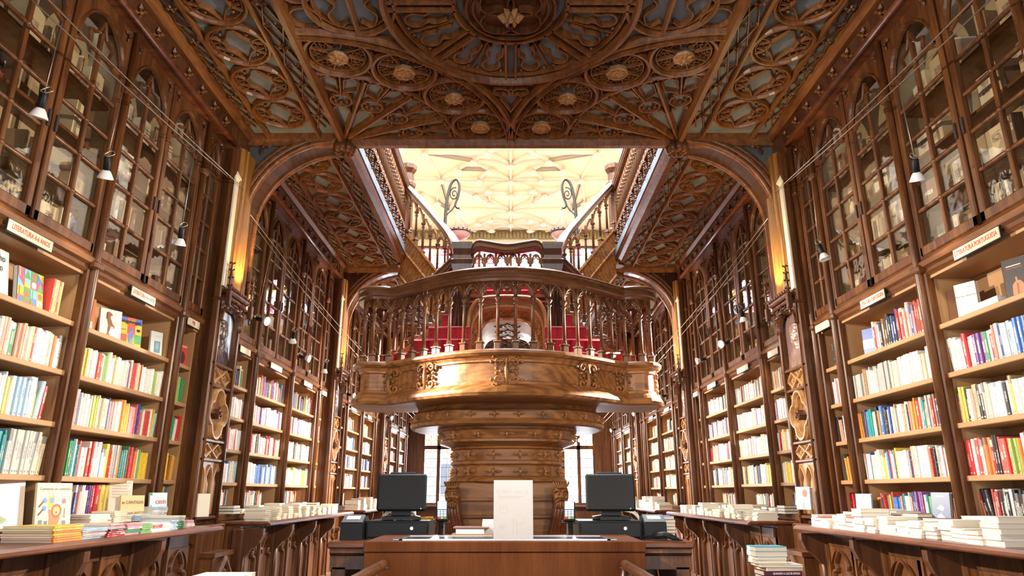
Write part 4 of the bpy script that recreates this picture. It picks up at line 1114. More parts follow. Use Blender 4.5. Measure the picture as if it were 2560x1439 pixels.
# ------------------------------------------------------------------ books shown face out
def cover_book(name, side, y, z, w, h, t, col, label, lean=.14, front=.06, yaw=0., cat='book'):
    """a book standing with its cover to the room; returns the root and a function mapping cover (x, z) in 0..1 to local points"""
    root = thing(name, label, cat, (side*(XS+front), y, z+.001)); root.rotation_euler = (-lean, 0, (PI/2 if side<0 else -PI/2)+yaw)
    root.rotation_mode = 'XYZ'
    Mx = Matrix.Rotation((PI/2 if side<0 else -PI/2)+yaw,4,'Z') @ Matrix.Rotation(-lean,4,'X'); root.rotation_euler = Mx.to_euler()
    m = MB(); m.box(-w/2,w/2,0,.003,0,h); m.box(-w/2,w/2,t-.003,t,0,h); m.box(-w/2,-w/2+.003,0,t,0,h); m.build('cover', colmat(col,.35), root)
    m = MB(); m.box(-w/2+.003,w/2-.003,.003,t-.003,.003,h-.003); m.build('page_block', M['pages'], root)
    return root
def art(root, w, h, polys, name='cover_art'):
    """flat printed shapes on the cover: list of (colour, [(x, z) in 0..1])"""
    m = MB(); mats = []
    for k, (c, p) in enumerate(polys):
        mt = colmat(c,.4)
        if mt not in mats: mats.append(mt)
        y = -.0006-.00012*k
        i0 = len(m.v); m.add([(-w/2+x*w, y, z*h) for x, z in p], [tuple(range(len(p)))], mats.index(mt))
    return m.build(name, mats, root, recalc=False)
def cover_text(root, w, h, body, x, z, size, mat, align='CENTER', sx=1., bold=0.):
    return text_part('title', body, size, mat, root, Matrix.Translation((-w/2+x*w, -.0022-.003, z*h)) @ Matrix.Rotation(PI/2,4,'X'), .0003, align, sx, bold)
def disc(cx, cz, rx, rz, n=14): return [(cx+rx*math.cos(2*PI*i/n), cz+rz*math.sin(2*PI*i/n)) for i in range(n)]
def rect(a, b, c, d): return [(a,c),(b,c),(b,d),(a,d)]
Z4 = LEVELS[4]
# pale blue-green cover with black title
w, h = .27, .30
b_ = cover_book('display_book', L_, 3.87, Z4, w, h, .02, (.50,.62,.63), 'pale blue-green picture book titled Casaquinho Vermelho facing out on top shelf', .18)
art(b_, w, h, [((.38,.55,.58),rect(.55,.70,0,.9)),((.62,.70,.70),rect(.72,.86,.1,1)),((.34,.10,.10),rect(.30,.335,.35,1)),((.30,.16,.15),rect(.62,.65,.5,.98)),((.55,.45,.36),[(.55,.1),(.62,.1),(.68,.4),(.60,.4)]),((.42,.55,.62),rect(0,1,0,.09))])
cover_text(b_, w, h, 'Casaquinho\nVermelho', .42, .70, .062, M['ink'], sx=.82)
# colourful geometric cover
w, h = .24, .245
b_ = cover_book('display_book', L_, 4.20, Z4, w, h, .03, (.82,.80,.76), 'square book with colourful geometric shapes on its cover, top shelf', .15)
pl = []; cs = [(.75,.16,.10),(.80,.50,.06),(.10,.35,.12),(.10,.25,.60),(.70,.12,.25),(.85,.83,.78),(.20,.50,.70)]
for i in range(4):
    for j in range(4):
        a, c = i/4, j/4; k = R.randrange(4); q = R.choice(cs); q2 = R.choice([x for x in cs if x != q]); pl.append((q, rect(a,a+.245,c,c+.245)))
        pl.append((q2, [(a,c),(a+.24,c),(a,c+.24)] if k == 0 else disc(a+.12,c+.12,.09,.09) if k == 1 else rect(a+.05,a+.10,c,c+.24) if k == 2 else [(a,c),(a+.12,c+.24),(a+.24,c)]))
art(b_, w, h, pl)
for i, n in enumerate(('red','yellow','salmon','red','yellow')):
    c = R.choice(PAL[n]); o = bpy.data.objects.new('shelf_book', UB[0]); C.objects.link(o); o.color = (*c,1); o.scale = (.018,.16,.235); o.location = (-(XS+.03), 4.35+.0195*i, Z4+.001); o.rotation_euler = (0,0,PI/2)
    tag(o, f"{ORD[i]} of five bright spines beside the geometric cover book, {n}, top shelf", 'book', 'upright books on the shelves')
# orange cover by the post
w, h = .17, .245
b_ = cover_book('display_book', L_, 4.80, Z4, w, h, .02, (.78,.17,.06), 'orange-red picture book facing out behind the post on top shelf', .12, .08, -.4)
art(b_, w, h, [((.82,.60,.48),[(.1,.0),(.9,.0),(.9,.28),(.5,.36),(.15,.25)]),((.85,.70,.60),rect(.70,.74,.5,.78))])
# leaping horse
w, h = .17, .24
b_ = cover_book('display_book', L_, 5.14, Z4, w, h, .022, (.84,.80,.72), 'white book with a brown leaping horse drawn on the cover', .14, .08, -.5)
hb = (.30,.12,.05)
art(b_, w, h, [(hb,[(.30,.86),(.36,.92),(.44,.90),(.56,.84),(.58,.80),(.50,.79),(.47,.72),(.56,.58),(.62,.48),(.60,.42),(.52,.44),(.44,.40),(.38,.46),(.33,.60),(.31,.74)]),(hb,[(.56,.52),(.70,.46),(.66,.36),(.63,.37),(.64,.44),(.56,.46)]),(hb,[(.44,.42),(.52,.42),(.46,.26),(.38,.12),(.32,.12),(.40,.26)]),(hb,[(.38,.44),(.44,.40),(.40,.24),(.52,.10),(.46,.09),(.36,.24)]),((.12,.05,.03),[(.28,.88),(.34,.90),(.34,.70),(.28,.62)])])
art(b_, w, h, [((.45,.30,.25),rect(.62,.88-.04*(i%2),z,z+.008)) for i, z in enumerate((.86,.83,.60,.57,.54))], 'small_print')
# patchwork cover
w, h = .19, .25
b_ = cover_book('display_book', L_, 5.44, Z4, w, h, .02, (.78,.45,.08), 'patchwork orange red green book titled lengalengas facing out', .14, .09, -.55)
art(b_, w, h, [((.70,.10,.06),rect(.36,.70,.45,.80)),((.10,.30,.12),rect(0,.36,0,.22)),((.85,.48,.07),rect(0,.36,.42,.72)),((.70,.12,.07),rect(0,.36,.22,.42)),((.12,.16,.45),rect(.70,1,.78,1)),((.85,.52,.09),rect(.70,1,.45,.78)),((.12,.34,.14),rect(.70,1,.15,.45)),((.75,.30,.08),rect(.36,.70,0,.14)),((.20,.22,.55),[(.40,.40),(.55,.62),(.62,.58),(.66,.42),(.60,.12),(.46,.12)]),((.15,.40,.20),[(.48,.14),(.60,.40),(.66,.2)]),((.16,.17,.52),disc(.52,.60,.08,.06)),((.70,.12,.08),rect(.36,.70,.92,1)),((.12,.16,.45),rect(0,.36,.84,1)),((.05,.04,.05),disc(.85,.60,.09,.05)),((.05,.04,.05),rect(.10,.30,.56,.58)),((.75,.2,.3),disc(.2,.1,.1,.05))])
cover_text(b_, w, h, 'lengalengas', .50, .86, .043, M['ink'], sx=.86, bold=.001)
# by the second post and in the slim case
w, h = .12, .22
b_ = cover_book('display_book', L_, 5.83, Z4, w, h, .02, (.80,.80,.76), 'white book with a blue picture panel beside the second post', .1, .07, -.4)
art(b_, w, h, [((.20,.38,.50),rect(.30,.82,.15,.62)),((.35,.55,.62),rect(.45,.70,.3,.55)),((.4,.4,.5),rect(.3,.8,.8,.815))])
w, h = .16, .22
b_ = cover_book('display_book', L_, 6.11, Z4, w, h, .02, (.10,.18,.20), 'dark teal landscape cover book beneath the PNL sign', .12, .08, -.5)
art(b_, w, h, [((.25,.38,.38),rect(0,1,.35,.6)),((.70,.66,.45),rect(0,1,.2,.38)),((.22,.22,.05),[(0,0),(1,0),(1,.15),(.8,.2),(.6,.14),(.3,.22),(0,.16)]),((.05,.08,.08),rect(.62,.64,.1,.6)),((.75,.75,.68),rect(.12,.55,.86,.90)),((.75,.75,.68),rect(.12,.60,.78,.82))])
w, h = .15, .215
b_ = cover_book('display_book', L_, 6.29, Z4, w, h, .02, (.62,.06,.05), 'red cover book with dark figures beneath the PNL sign', .12, .08, -.5)
art(b_, w, h, [((.10,.03,.03),disc(.30,.58,.18,.14)),((.10,.03,.03),disc(.68,.40,.20,.28)),((.80,.40,.30),disc(.22,.66,.07,.05)),((.20,.06,.05),rect(.2,.5,.1,.5)),((.8,.75,.65),rect(.55,.8,.06,.1))])
cover_text(b_, w, h, 'ALMAS VIVAS', .5, .88, .024, M['paper'], bold=.0006)
# standing on the left counter
w, h = .34, .36
b_ = cover_book('display_book', L_, 4.28, LEVELS[0], w, h, .022, (.66,.52,.42), 'large pale pink picture book with a dark-haired figure at the frame edge', .16, .04, -.25)
art(b_, w, h, [((.03,.025,.03),disc(.36,.36,.10,.07)),((.70,.50,.38),disc(.34,.31,.06,.05)),((.05,.05,.05),[(.36,.04),(.52,.04),(.50,.26),(.40,.26)]),((.22,.34,.08),[(.28,.26),(.44,.30),(.42,.16),(.30,.16)]),((.16,.24,.08),[(.52,.22),(.70,.14),(.58,.08),(.52,.10)]),((.75,.45,.10),rect(.2,.38,.02,.10))])
w, h = .23, .27
b_ = cover_book('display_book', L_, 4.56, LEVELS[0], w, h, .02, (.82,.70,.48), 'cream picture book with a dancing lion and blue spoons on counter', .16, -.11, -.4)
lion = (.62,.22,.08)
art(b_, w, h, [((.80,.45,.10),[(.34,.42),(.30,.58),(.36,.72),(.42,.64),(.46,.78),(.52,.64),(.50,.50),(.46,.42)]),(lion,[(.38,.02),(.62,.02),(.70,.20),(.60,.34),(.48,.30),(.40,.40),(.34,.40),(.38,.24)]),((.42,.10,.06),disc(.58,.36,.15,.16)),((.78,.42,.18),disc(.58,.36,.10,.11)),((.85,.62,.2),disc(.54,.40,.018,.018)),((.85,.62,.2),disc(.62,.40,.018,.018)),((.2,.06,.04),disc(.58,.33,.025,.018)),((.15,.30,.60),disc(.24,.60,.06,.06)),((.15,.30,.60),disc(.44,.60,.06,.06)),((.15,.30,.60),disc(.24,.42,.06,.06)),((.15,.05,.04),[(.06,.46),(.10,.44),(.22,.57),(.20,.60)]),((.15,.05,.04),[(.06,.28),(.10,.26),(.22,.39),(.20,.42)]),((.70,.15,.18),disc(.78,.58,.06,.06)),((.15,.2,.25),rect(.10,.20,.0,.16)),((.15,.2,.25),rect(.26,.34,.0,.14)),((.2,.2,.3),rect(.76,.86,0,.14)),((.15,.10,.05),rect(.80,.82,.2,.42))])

cover_text(b_, w, h, 'Comendo ao contrário', .52, .86, .022, M['ink'])
w, h = .19, .30
b_ = cover_book('display_book', L_, 5.50, LEVELS[0], w, h, .02, (.80,.72,.60), 'tall cream illustrated book behind the CANTIGAS book on the counter', .12, -.01, -.5)
art(b_, w, h, [((.62,.52,.40),rect(.12,.9-.06*(i%3),.92-.07*i,.95-.07*i)) for i in range(6)], 'small_print')
w, h = .19, .19
b_ = cover_book('display_book', L_, 5.52, LEVELS[0], w, h, .02, (.78,.60,.32), 'square tan book with hand-lettered title CANTIGAS on the counter', .16, -.10, -.55)
cover_text(b_, w, h, 'as CANTIGAS', .5, .72, .034, plain('brown_ink',(.16,.09,.03),.6), sx=.85); cover_text(b_, w, h, 'e os ACALANTOS', .5, .30, .030, bpy.data.materials['brown_ink'], sx=.8)
w, h = .16, .21
b_ = cover_book('display_book', L_, 5.92, LEVELS[0], w, h, .016, (.70,.80,.78), 'pale book titled cem sementes in pink script before the pilaster', .14, -.10, -.5)
cover_text(b_, w, h, 'cem', .62, .66, .058, plain('pink_ink',(.60,.06,.14),.6)); cover_text(b_, w, h, 'sementes\nque voaram', .58, .34, .026, bpy.data.materials['pink_ink'])
art(b_, w, h, [((.12,.38,.16),disc(.08,.95,.08,.06)),((.12,.3,.2),disc(.1,.5,.03,.04)),((.7,.3,.3),disc(.05,.2,.05,.08))])
w, h = .13, .20
b_ = cover_book('display_book', L_, 6.50, LEVELS[0], w, h, .03, (.80,.74,.60), 'plain cream book standing before the left pilaster', .05, -.22, -.5)
# right wall
w, h = .14, .235
b_ = cover_book('display_book', R_, 4.44, Z4, w, h, .034, (.82,.78,.68), 'white book titled No teu deserto facing out on top shelf', .03, .07, .45)
cover_text(b_, w, h, 'No teu deserto', .5, .62, .021, M['ink']); cover_text(b_, w, h, 'MIGUEL SOUSA TAVARES', .5, .86, .008, M['ink'])
w, h = .16, .25
b_ = cover_book('display_book', R_, 3.96, Z4, w, h, .04, (.055,.045,.045), 'black book with a bare torso photograph on the cover', .04, .07, .35)
art(b_, w, h, [((.50,.20,.09),[(.35,.02),(.66,.02),(.74,.30),(.60,.42),(.52,.42),(.50,.52),(.44,.52),(.44,.42),(.30,.34),(.26,.10)]),((.36,.12,.05),[(.74,.3),(.86,.1),(.80,.02),(.70,.2)]),((.26,.09,.04),[(.44,.1),(.50,.1),(.52,.36),(.46,.36)]),((.62,.58,.52),rect(.16,.72,.80,.825)),((.50,.12,.08),rect(.16,.76,.745,.757))])
m = MB(); m.box(-.09,.09,0,.13,0,.05); b_ = thing('display_book', 'thick white paperback lying on its back beside the torso book', 'book', (XS+.04,4.20,Z4+.0005), -PI/2); m.build('page_block', M['paper'], b_); m = MB(); m.box(-.092,.092,-.001,.132,.05,.053); m.build('cover', M['white'], b_)
w, h = .16, .24
b_ = cover_book('display_book', R_, 4.60, Z4, w, h, .03, (.20,.085,.045), 'brown book with small white title beside the white book, top shelf', .05, .12, .4)
w, h = .13, .22
b_ = cover_book('display_book', R_, 5.72, Z4, w, h, .03, (.05,.10,.42), 'blue book with a cream band standing on the top shelf', .03, .06, .45)
art(b_, w, h, [((.80,.74,.62),rect(0,1,.22,.58))])
w, h = .13, .22
b_ = cover_book('display_book', R_, 5.28, Z4, w, h, .035, (.76,.66,.50), 'cream printed cover book standing on top shelf over the grey spines', .05, .06, .45)
art(b_, w, h, [((.35,.25,.18),rect(.2,.8,.55,.57)),((.35,.25,.18),rect(.2,.7,.48,.49)),((.35,.25,.18),rect(.3,.8,.80,.82))])
w, h = .15, .20
b_ = cover_book('display_book', R_, 6.62, CT+.12, w, h, .05, (.84,.83,.80), 'white book with blue and red shapes standing on the counter by pilaster', .05, -.30, .55)
art(b_, w, h, [((.30,.42,.56),disc(.26,.68,.18,.2)),((.66,.12,.10),disc(.66,.72,.18,.18)),((.35,.40,.52),[(.7,.55),(.95,.55),(.95,.35)]),((.30,.32,.36),[(.40,.02),(.62,.02),(.56,.42),(.46,.42)])])
w, h = .14, .21
b_ = cover_book('display_book', R_, 4.86, LEVELS[0], w, h, .03, (.06,.10,.20), 'dark blue book with white hands on its cover, right counter', .12, -.10, .35)
art(b_, w, h, [((.70,.68,.64),[(.1,.0),(.9,.0),(.75,.18),(.5,.36),(.35,.30)]),((.55,.60,.66),[(.3,.5),(.5,.62),(.7,.52),(.6,.42)]),((.60,.62,.66),rect(.3,.7,.86,.9))])
w, h = .14, .20
b_ = cover_book('display_book', R_, 5.95, LEVELS[0], w, h, .02, (.26,.50,.66), 'sky-blue cover book standing by the cream books, right counter', .10, -.08, .5)
art(b_, w, h, [((.62,.76,.82),disc(.5,.6,.22,.3))])
w, h = .14, .20
b_ = cover_book('display_book', R_, 3.98, LEVELS[0], w, h, .03, (.08,.06,.06), 'dark cover book with red and white figure, right counter', .10, -.10, .3)
art(b_, w, h, [((.62,.09,.06),rect(.1,.55,0,.42)),((.70,.55,.42),[(.6,.0),(.85,.0),(.8,.5),(.65,.5)]),((.8,.78,.74),rect(.1,.6,.7,.85))])
w, h = .15, .22
for yy, lab in ((3.70,'black and red 1918 book behind glass at the frame edge'),(4.08,'second 1918 book behind glass, half hidden by the door stile')):
    b_ = cover_book('display_book', L_, yy, 3.6608, w, h, .02, (.035,.03,.03), lab, .1, .12)
    art(b_, w, h, [((.45,.06,.03),[(0,0),(1,0),(1,.30),(.85,.24),(.7,.34),(.5,.22),(.3,.36),(.15,.26),(0,.34)])])
    cover_text(b_, w, h, '1918', .5, .58, .062, M['paper'])
# ------------------------------------------------------------------ the forked staircase
ST = thing('staircase', 'carved oak forked staircase with red carpet and a bulging balcony on a stepped base', 'staircase', (0,0,0))
half = [(0,7.24),(.44,7.33),(.77,7.53),(1.06,7.76),(1.25,7.93),(1.40,8.02),(1.53,7.99),(1.66,8.00),(1.75,8.14),(1.76,8.40),(1.66,8.62),(1.44,8.70)]
plan = bez([(-x,y) for x, y in reversed(half[1:])] + half, 5)
PZ0, PZ1 = 2.22, 2.73
m = MB()
m.sweep(plan, [(.10,PZ1-.005),(-.085,PZ1-.005),(-.10,PZ1-.02),(-.10,PZ1-.045),(-.07,PZ1-.07),(-.045,PZ1-.075),(-.02,PZ1-.11),(-.02,PZ1-.13),(0,PZ1-.14),(0,2.40),(-.025,2.39),(-.03,2.36),(-.055,2.34),(-.09,2.30),(-.10,2.265),(-.085,2.235),(-.05,PZ0),(.25,PZ0+.01)])
m.build('balcony_fascia', M['stair_wood'], ST)
m = MB(); inner = [(x*.97, y+.03) for x, y in plan]
m.prism(inner, 2, PZ0+.005, PZ0+.03); m.build('balcony_soffit', M['stair_wood'], ST)
m = MB(); m.prism(inner, 2, 2.56, 2.60); m.build('landing', M['carpet'], ST)
# arc-length sampling
def resample(P, step, n=None):
    d = [0]
    for a, b in zip(P, P[1:]): d.append(d[-1]+math.dist(a,b))
    n = n or max(1, round(d[-1]/step)); out = []
    for k in range(n+1):
        t = d[-1]*k/n; i = max(j for j in range(len(d)) if d[j] <= t+1e-9); i = min(i, len(P)-2)
        f = (t-d[i])/max(1e-9,d[i+1]-d[i]); p = tuple(a+(b-a)*f for a, b in zip(P[i],P[i+1])); dd = Vector([b-a for a,b in zip(P[i],P[i+1])]).normalized()
        out.append((p, dd))
    return out
def baluster_mesh(H, w=.030):
    m = MB()
    m.cbox(-w,w,-w,w,0,.085,.006); m.cbox(-w*1.25,w*1.25,-w*1.25,w*1.25,.085,.105,.005); m.lathe([(w*.95,.105),(w*.75,.13),(w*.62,.15)], 8, smooth=False)
    m.lathe([(w*.62,.15),(w*.50,H-.10),(w*.55,H-.085),(w*.95,H-.075),(w*.55,H-.06),(w*.60,H-.045),(w*1.15,H-.02),(w*1.15,H)], 8)
    return m.mesh('baluster', M['baluster'])
def balustrade(parent, path3, zfun, H, spacing, archh, bal_mesh, arcmat, name='baluster', skip=0, thick=.020):
    """balusters and the pointed arches that join them below the rail; path3: plan points (x, y); zfun(k, n) base height"""
    S = resample(path3, spacing); n = len(S)-1; tops = []
    for k, (p, d) in enumerate(S):
        z = zfun(k/n); tops.append(Vector((p[0],p[1],z+H)))
        o = bpy.data.objects.new(name, bal_mesh); C.objects.link(o); o.parent = parent; o.location = (p[0],p[1],z); o.rotation_euler = (0,0,math.atan2(d[1],d[0]))
    m = MB()
    for a, b in zip(tops, tops[1:]):
        ap = (a+b)/2 + Vector((0,0,archh))
        for p, q in ((a,b),(b,a)):
            c = [p + (q-p)*t + Vector((0,0,archh*h)) for t, h in ((0,0),(.04,.35),(.14,.65),(.30,.88),(.5,1.0))]
            m.tube(c, thick, 6); 
            c2 = [p + (q-p)*t + Vector((0,0,archh*h)) for t, h in ((.06,.30),(.24,.46),(.22,.62),(.40,.70),(.5,.90))]
            m.tube(c2, thick*.55, 5)
        m.tube([a, a+Vector((0,0,archh*1.05))], thick*1.15, 6)
    m.tube([tops[-1], tops[-1]+Vector((0,0,archh*1.05))], thick*1.15, 6)
    m.build('arcading', arcmat, parent)
    return S
BH = .60
bm1 = baluster_mesh(BH, .034)
balustrade(ST, [(x,y+.02) for x, y in plan], lambda t: PZ1-.005, BH, .192, .17, bm1, M['baluster'])
RP = [(-.06,-.035),(-.062,-.01),(-.078,.0),(-.078,.025),(-.066,.034),(-.066,.058),(-.082,.07),(-.082,.088),(-.055,.108),(0,.114),(.055,.108),(.082,.088),(.082,.07),(.066,.058),(.066,.034),(.078,.025),(.078,0),(.062,-.01),(.06,-.035)]
def rail3(m, P, w=1.):
    """handrail: moulded section kept upright along a 3-D path"""
    P = [Vector(p) for p in P]; rings = []
    for i, p in enumerate(P):
        a, b = P[max(0,i-1)], P[min(len(P)-1,i+1)]; d = b-a; d.z = 0
        if d.length < 1e-6: d = Vector((1,0,0))
        d.normalize(); s = Vector((-d.y,d.x,0))
        rings.append([tuple(p + s*o*w + Vector((0,0,h*w))) for o, h in RP])
    m.loft(rings, True, True, 0, False)
RZ = 3.53
m = MB()
rl = [(x,y,RZ) for x, y in [(p[0]*1.0,p[1]+.0) for p in plan]]
tail = bez([(1.44,8.70,RZ+.04),(1.24,8.74,RZ+.19),(1.02,8.76,RZ+.38),(.84,8.76,RZ+.55),(.70,8.74,RZ+.68)],5)
full = [(-x,y,z) for x, y, z in reversed(tail)] + rl[1:-1] + tail
rail3(m, full, 1.15); m.build('handrail', M['rail_wood'], ST)
# crests carved on the fascia
def crest(sc_=1.):
    m = MB(); y = 0
    m.tube([(0,-.02,-.15),(0,-.035,0),(0,-.02,.15)], [.014,.022,.014], 6)
    for sx in (-1,1):
        for sz in (-1,1):
            pts = [(sx*(.012+.055+.05*(1-t/14)*math.cos(t*.55+PI)), -.02-.001*t, sz*(.075+.05*(1-t/14)*math.sin(t*.55+.2))) for t in range(13)]
            m.tube([(0,-.02,sz*.03)]+pts, .012, 6)
            for a in range(5):
                t = a*1.25; m.ball((sx*(.07+.06*math.cos(t)),-.02,sz*(.08+.06*math.sin(t))), .017, 4)
            flower(m, (sx*.10,-.02,sz*.14), (0,-1,0), (sx,0,sz), .04, .6, 4); flower(m, (sx*.03,-.02,sz*.15), (0,-1,0), (0,0,sz), .04, .6, 3)
        m.ball((sx*.05,-.025,0), .016, 4)
    return m.mesh('carved_crest', M['stair_wood'])
cm = crest()
S = resample(plan, 0, 200)
for x in (-1.83,-1.36,-.88,0,.88,1.36,1.83):
    p, d = min(S, key=lambda q: abs(q[0][0]-x) + (0 if q[0][1] < 8.35 else 3))
    o = bpy.data.objects.new('carved_crest', cm); C.objects.link(o); o.parent = ST; o.location = (p[0],p[1],2.495); o.rotation_euler = (0,0,math.atan2(d[1],d[0])); o.scale = (1.25,1.25,1.2)
# the bowl of stacked mouldings under the balcony
BC = (0,8.72)
def sup(a, b, z, n=56, e=2.5):
    return [(BC[0]+a*math.copysign(abs(math.cos(2*PI*i/n))**(2/e),math.cos(2*PI*i/n)), BC[1]+b*math.copysign(abs(math.sin(2*PI*i/n))**(2/e),math.sin(2*PI*i/n)), z) for i in range(n)]
def tier(name, secs, mat='stair_wood'):
    m = MB(); m.loft([sup(a,b,z) for z, a, b in secs], True, True, 0, False); return m.build(name, M[mat], ST)
tier('bowl_rim', [(2.24,1.10,.92),(2.18,1.12,.94),(2.15,1.16,.97),(2.06,1.17,.98),(2.03,1.20,1.0),(2.0,1.19,.99),(1.985,1.14,.96),(1.985,.85,.78)])
tier('bowl_ring', [(2.0,.86,.80),(1.96,.86,.80),(1.95,.84,.78),(1.86,.80,.75),(1.845,.83,.77),(1.82,.83,.77),(1.80,.76,.71),(1.76,.66,.62)])
tier('bowl_ring', [(1.77,.69,.65),(1.75,.70,.66),(1.735,.665,.63),(1.62,.655,.62),(1.605,.69,.65),(1.575,.69,.65),(1.555,.66,.62)])
tier('bowl_ring', [(1.56,.655,.62),(1.54,.665,.63),(1.44,.66,.625),(1.43,.70,.66),(1.405,.72,.68),(1.38,.73,.69),(1.36,.70,.66)])
# flowers round the tiers
def rosette_mesh(w):
    m = MB()
    for sx in (-1,1): m.add([(0,-.01,0),(sx*w*.5,-.012,w*.22),(sx*w,-.004,0),(sx*w*.5,-.012,-w*.22),(sx*w*.5,-.045,0)], [(0,1,4),(1,2,4),(2,3,4),(3,0,4)])
    for sz in (-1,1): m.add([(0,-.012,0),(w*.17,-.014,sz*w*.25),(0,-.006,sz*w*.55),(-w*.17,-.014,sz*w*.25),(0,-.055,sz*w*.30)], [(0,1,4),(1,2,4),(2,3,4),(3,0,4)])
    m.ball((0,-.03,0), w*.17, 6); return m.mesh('rosette', M['pil_wood'])
rm = rosette_mesh(.105); rs = rosette_mesh(.075)
for z, a, b, n, ms in ((2.10,1.165,.975,26,rs),(1.90,.82,.765,16,rm),(1.68,.66,.625,14,rm),(1.49,.663,.628,14,rm)):
    ring = [(p[0],p[1]) for p in sup(a,b,z)]; ring.append(ring[0])
    for p, d in resample(ring, 0, n)[:-1]:
        if p[1] > 8.9: continue
        o = bpy.data.objects.new('rosette', ms); C.objects.link(o); o.parent = ST; o.location = (p[0],p[1],z); o.rotation_euler = (0,0,math.atan2(d[1],d[0]))
# overlapping boards below, stepping back to the floor
for k in range(7):
    m = MB(); a = .62-.028*k; z1 = 1.37-.185*k; y = 8.10+.035*k
    m.cbox(-a,a,y,8.5,z1-.20,z1,.012); m.cbox(-a-.005,a+.005,y-.012,8.5,z1-.205,z1-.17,.006)
    m.build('soffit_board', M['stair_wood'], ST)
m = MB(); m.box(-.45,.45,8.3,9.3,0,1.4); m.build('core', M['stair_dark'], ST)
# scroll brackets with grotesque heads
def head_mesh():
    m = MB(); nu, nv = 26, 22; v = []; f = []
    for j in range(nv+1):
        th = PI*j/nv
        for i in range(nu):
            ph = 2*PI*i/nu; x = math.sin(th)*math.sin(ph); y = -math.sin(th)*math.cos(ph); z = math.cos(th)
            r = 1.
            if y < 0:
                g = lambda cx, cz, rx, rz, h: h*max(0,1-((x-cx)/rx)**2-((z-cz)/rz)**2)
                r += g(0,-.05,.16,.38,.42) + g(0,-.18,.26,.16,.22)                 # nose
                r += g(-.36,.26,.36,.12,.22) + g(.36,.26,.36,.12,.22)             # brows
                r -= g(-.34,.08,.20,.12,.20) + g(.34,.08,.20,.12,.20)             # eye sockets
                r += g(-.34,.06,.10,.07,.12) + g(.34,.06,.10,.07,.12)
                r += g(-.5,-.22,.24,.24,.22) + g(.5,-.22,.24,.24,.22)             # cheeks
                r -= g(0,-.52,.34,.08,.20); r += g(0,-.68,.25,.14,.16)            # mouth, chin
                r += g(0,-.43,.42,.06,.10)
            r += .08*max(0,z)*math.cos(7*ph)*(z > .35)
            v.append((x*.085*r*1.02, y*.085*r, z*.125*(1+.15*(r-1))))
    for j in range(nv):
        for i in range(nu): f.append((j*nu+i,j*nu+(i+1)%nu,(j+1)*nu+(i+1)%nu,(j+1)*nu+i))
    m.add(v, f, 0, True)
    for a in range(-3,4): m.tube(bez([(a*.010,-.086,.060),(a*.021,-.082,.092),(a*.027,-.055,.122),(a*.028,-.01,.13)],4), [.006]+[.012]*11+[.008], 6)
    m.loft([[(-.010,-.088,.03),(.010,-.088,.03),(.006,-.080,.03),(-.006,-.080,.03)],[(-.016,-.105,-.005),(.016,-.105,-.005),(.012,-.080,-.005),(-.012,-.080,-.005)],[(-.026,-.112,-.030),(.026,-.112,-.030),(.020,-.080,-.032),(-.020,-.080,-.032)],[(-.012,-.092,-.042),(.012,-.092,-.042),(.010,-.075,-.042),(-.010,-.075,-.042)]], True, True)
    for sx in (-1,1):
        m.tube(bez([(sx*.012,-.094,.034),(sx*.035,-.094,.046),(sx*.062,-.078,.038),(sx*.078,-.05,.016)],4), [.010]*8+[.009,.008,.007,.006,.005], 6)
        m.ball((sx*.034,-.078,.012), .016, 6, sq=(1.2,1,.8)); m.tube(bez([(sx*.016,-.088,.002),(sx*.036,-.094,.0),(sx*.056,-.08,.006)],3), .005, 5)
        m.ball((sx*.050,-.068,-.028), .026, 6)
        m.tube(bez([(sx*.004,-.098,-.050),(sx*.03,-.094,-.056),(sx*.055,-.078,-.074),(sx*.066,-.062,-.098)],4), [.008]*6+[.010]*4+[.008,.006,.004], 6)
        for k in range(3): m.tube(bez([(sx*(.008+.016*k),-.086+.006*k,-.082),(sx*(.012+.02*k),-.092+.01*k,-.112),(sx*(.006+.018*k),-.082+.012*k,-.145)],4), [.010]*6+[.007,.005,.003], 6)
    m.tube(bez([(-.03,-.080,-.072),(0,-.088,-.076),(.03,-.080,-.072)],3), .006, 5)
    return m.mesh('carved_head', M['stair_wood'])
hm = head_mesh()
for sx in (-1,1):
    m = MB()
    for k in range(5):
        o = (k-2)*.030; P = bez([(sx*.60+o*.8,7.93-.014*(2-abs(k-2)),1.20),(sx*.60+o,7.90-.02*(2-abs(k-2)),1.05),(sx*.56+o*1.1,7.93-.02*(2-abs(k-2)),.85),(sx*.52+o*1.25,8.0-.02*(2-abs(k-2)),.6),(sx*.50+o*1.3,8.0-.02*(2-abs(k-2)),.3),(sx*.52+o*1.3,7.92,.0)],5)
        m.tube(P, .026, 7)
    m.loft([[(sx*x,y,z) for x, y in ((.53-b_,yy),(.67-a_,yy),(.67-a_,8.3),(.53-b_,8.3))] for z, yy, a_, b_ in ((1.28,7.96,0,0),(1.05,7.92,.0,.02),(.8,7.97,.06,.08),(.5,8.02,.09,.11),(0,7.95,.06,.09))], True, True)
    br = m.build('scroll_bracket', M['oak_red'], ST)
    o = bpy.data.objects.new('carved_head', hm); C.objects.link(o); o.parent = br; o.location = (sx*.60,7.90,1.235)
    m = MB(); P = bez([(sx*.70,8.0,1.1),(sx*.78,8.0,.95),(sx*.80,8.0,.75),(sx*.74,8.0,.62),(sx*.78,8.0,.45),(sx*.84,8.0,.2),(sx*.84,8.0,0)],5)
    m.tube(P, [.02+.03*i/(len(P)-1) for i in range(len(P))], 8); m.cbox(*sorted((sx*.66,sx*.86)),7.95,8.25,0,.62,.02); m.build('side_scroll', M['oak_red'], ST)
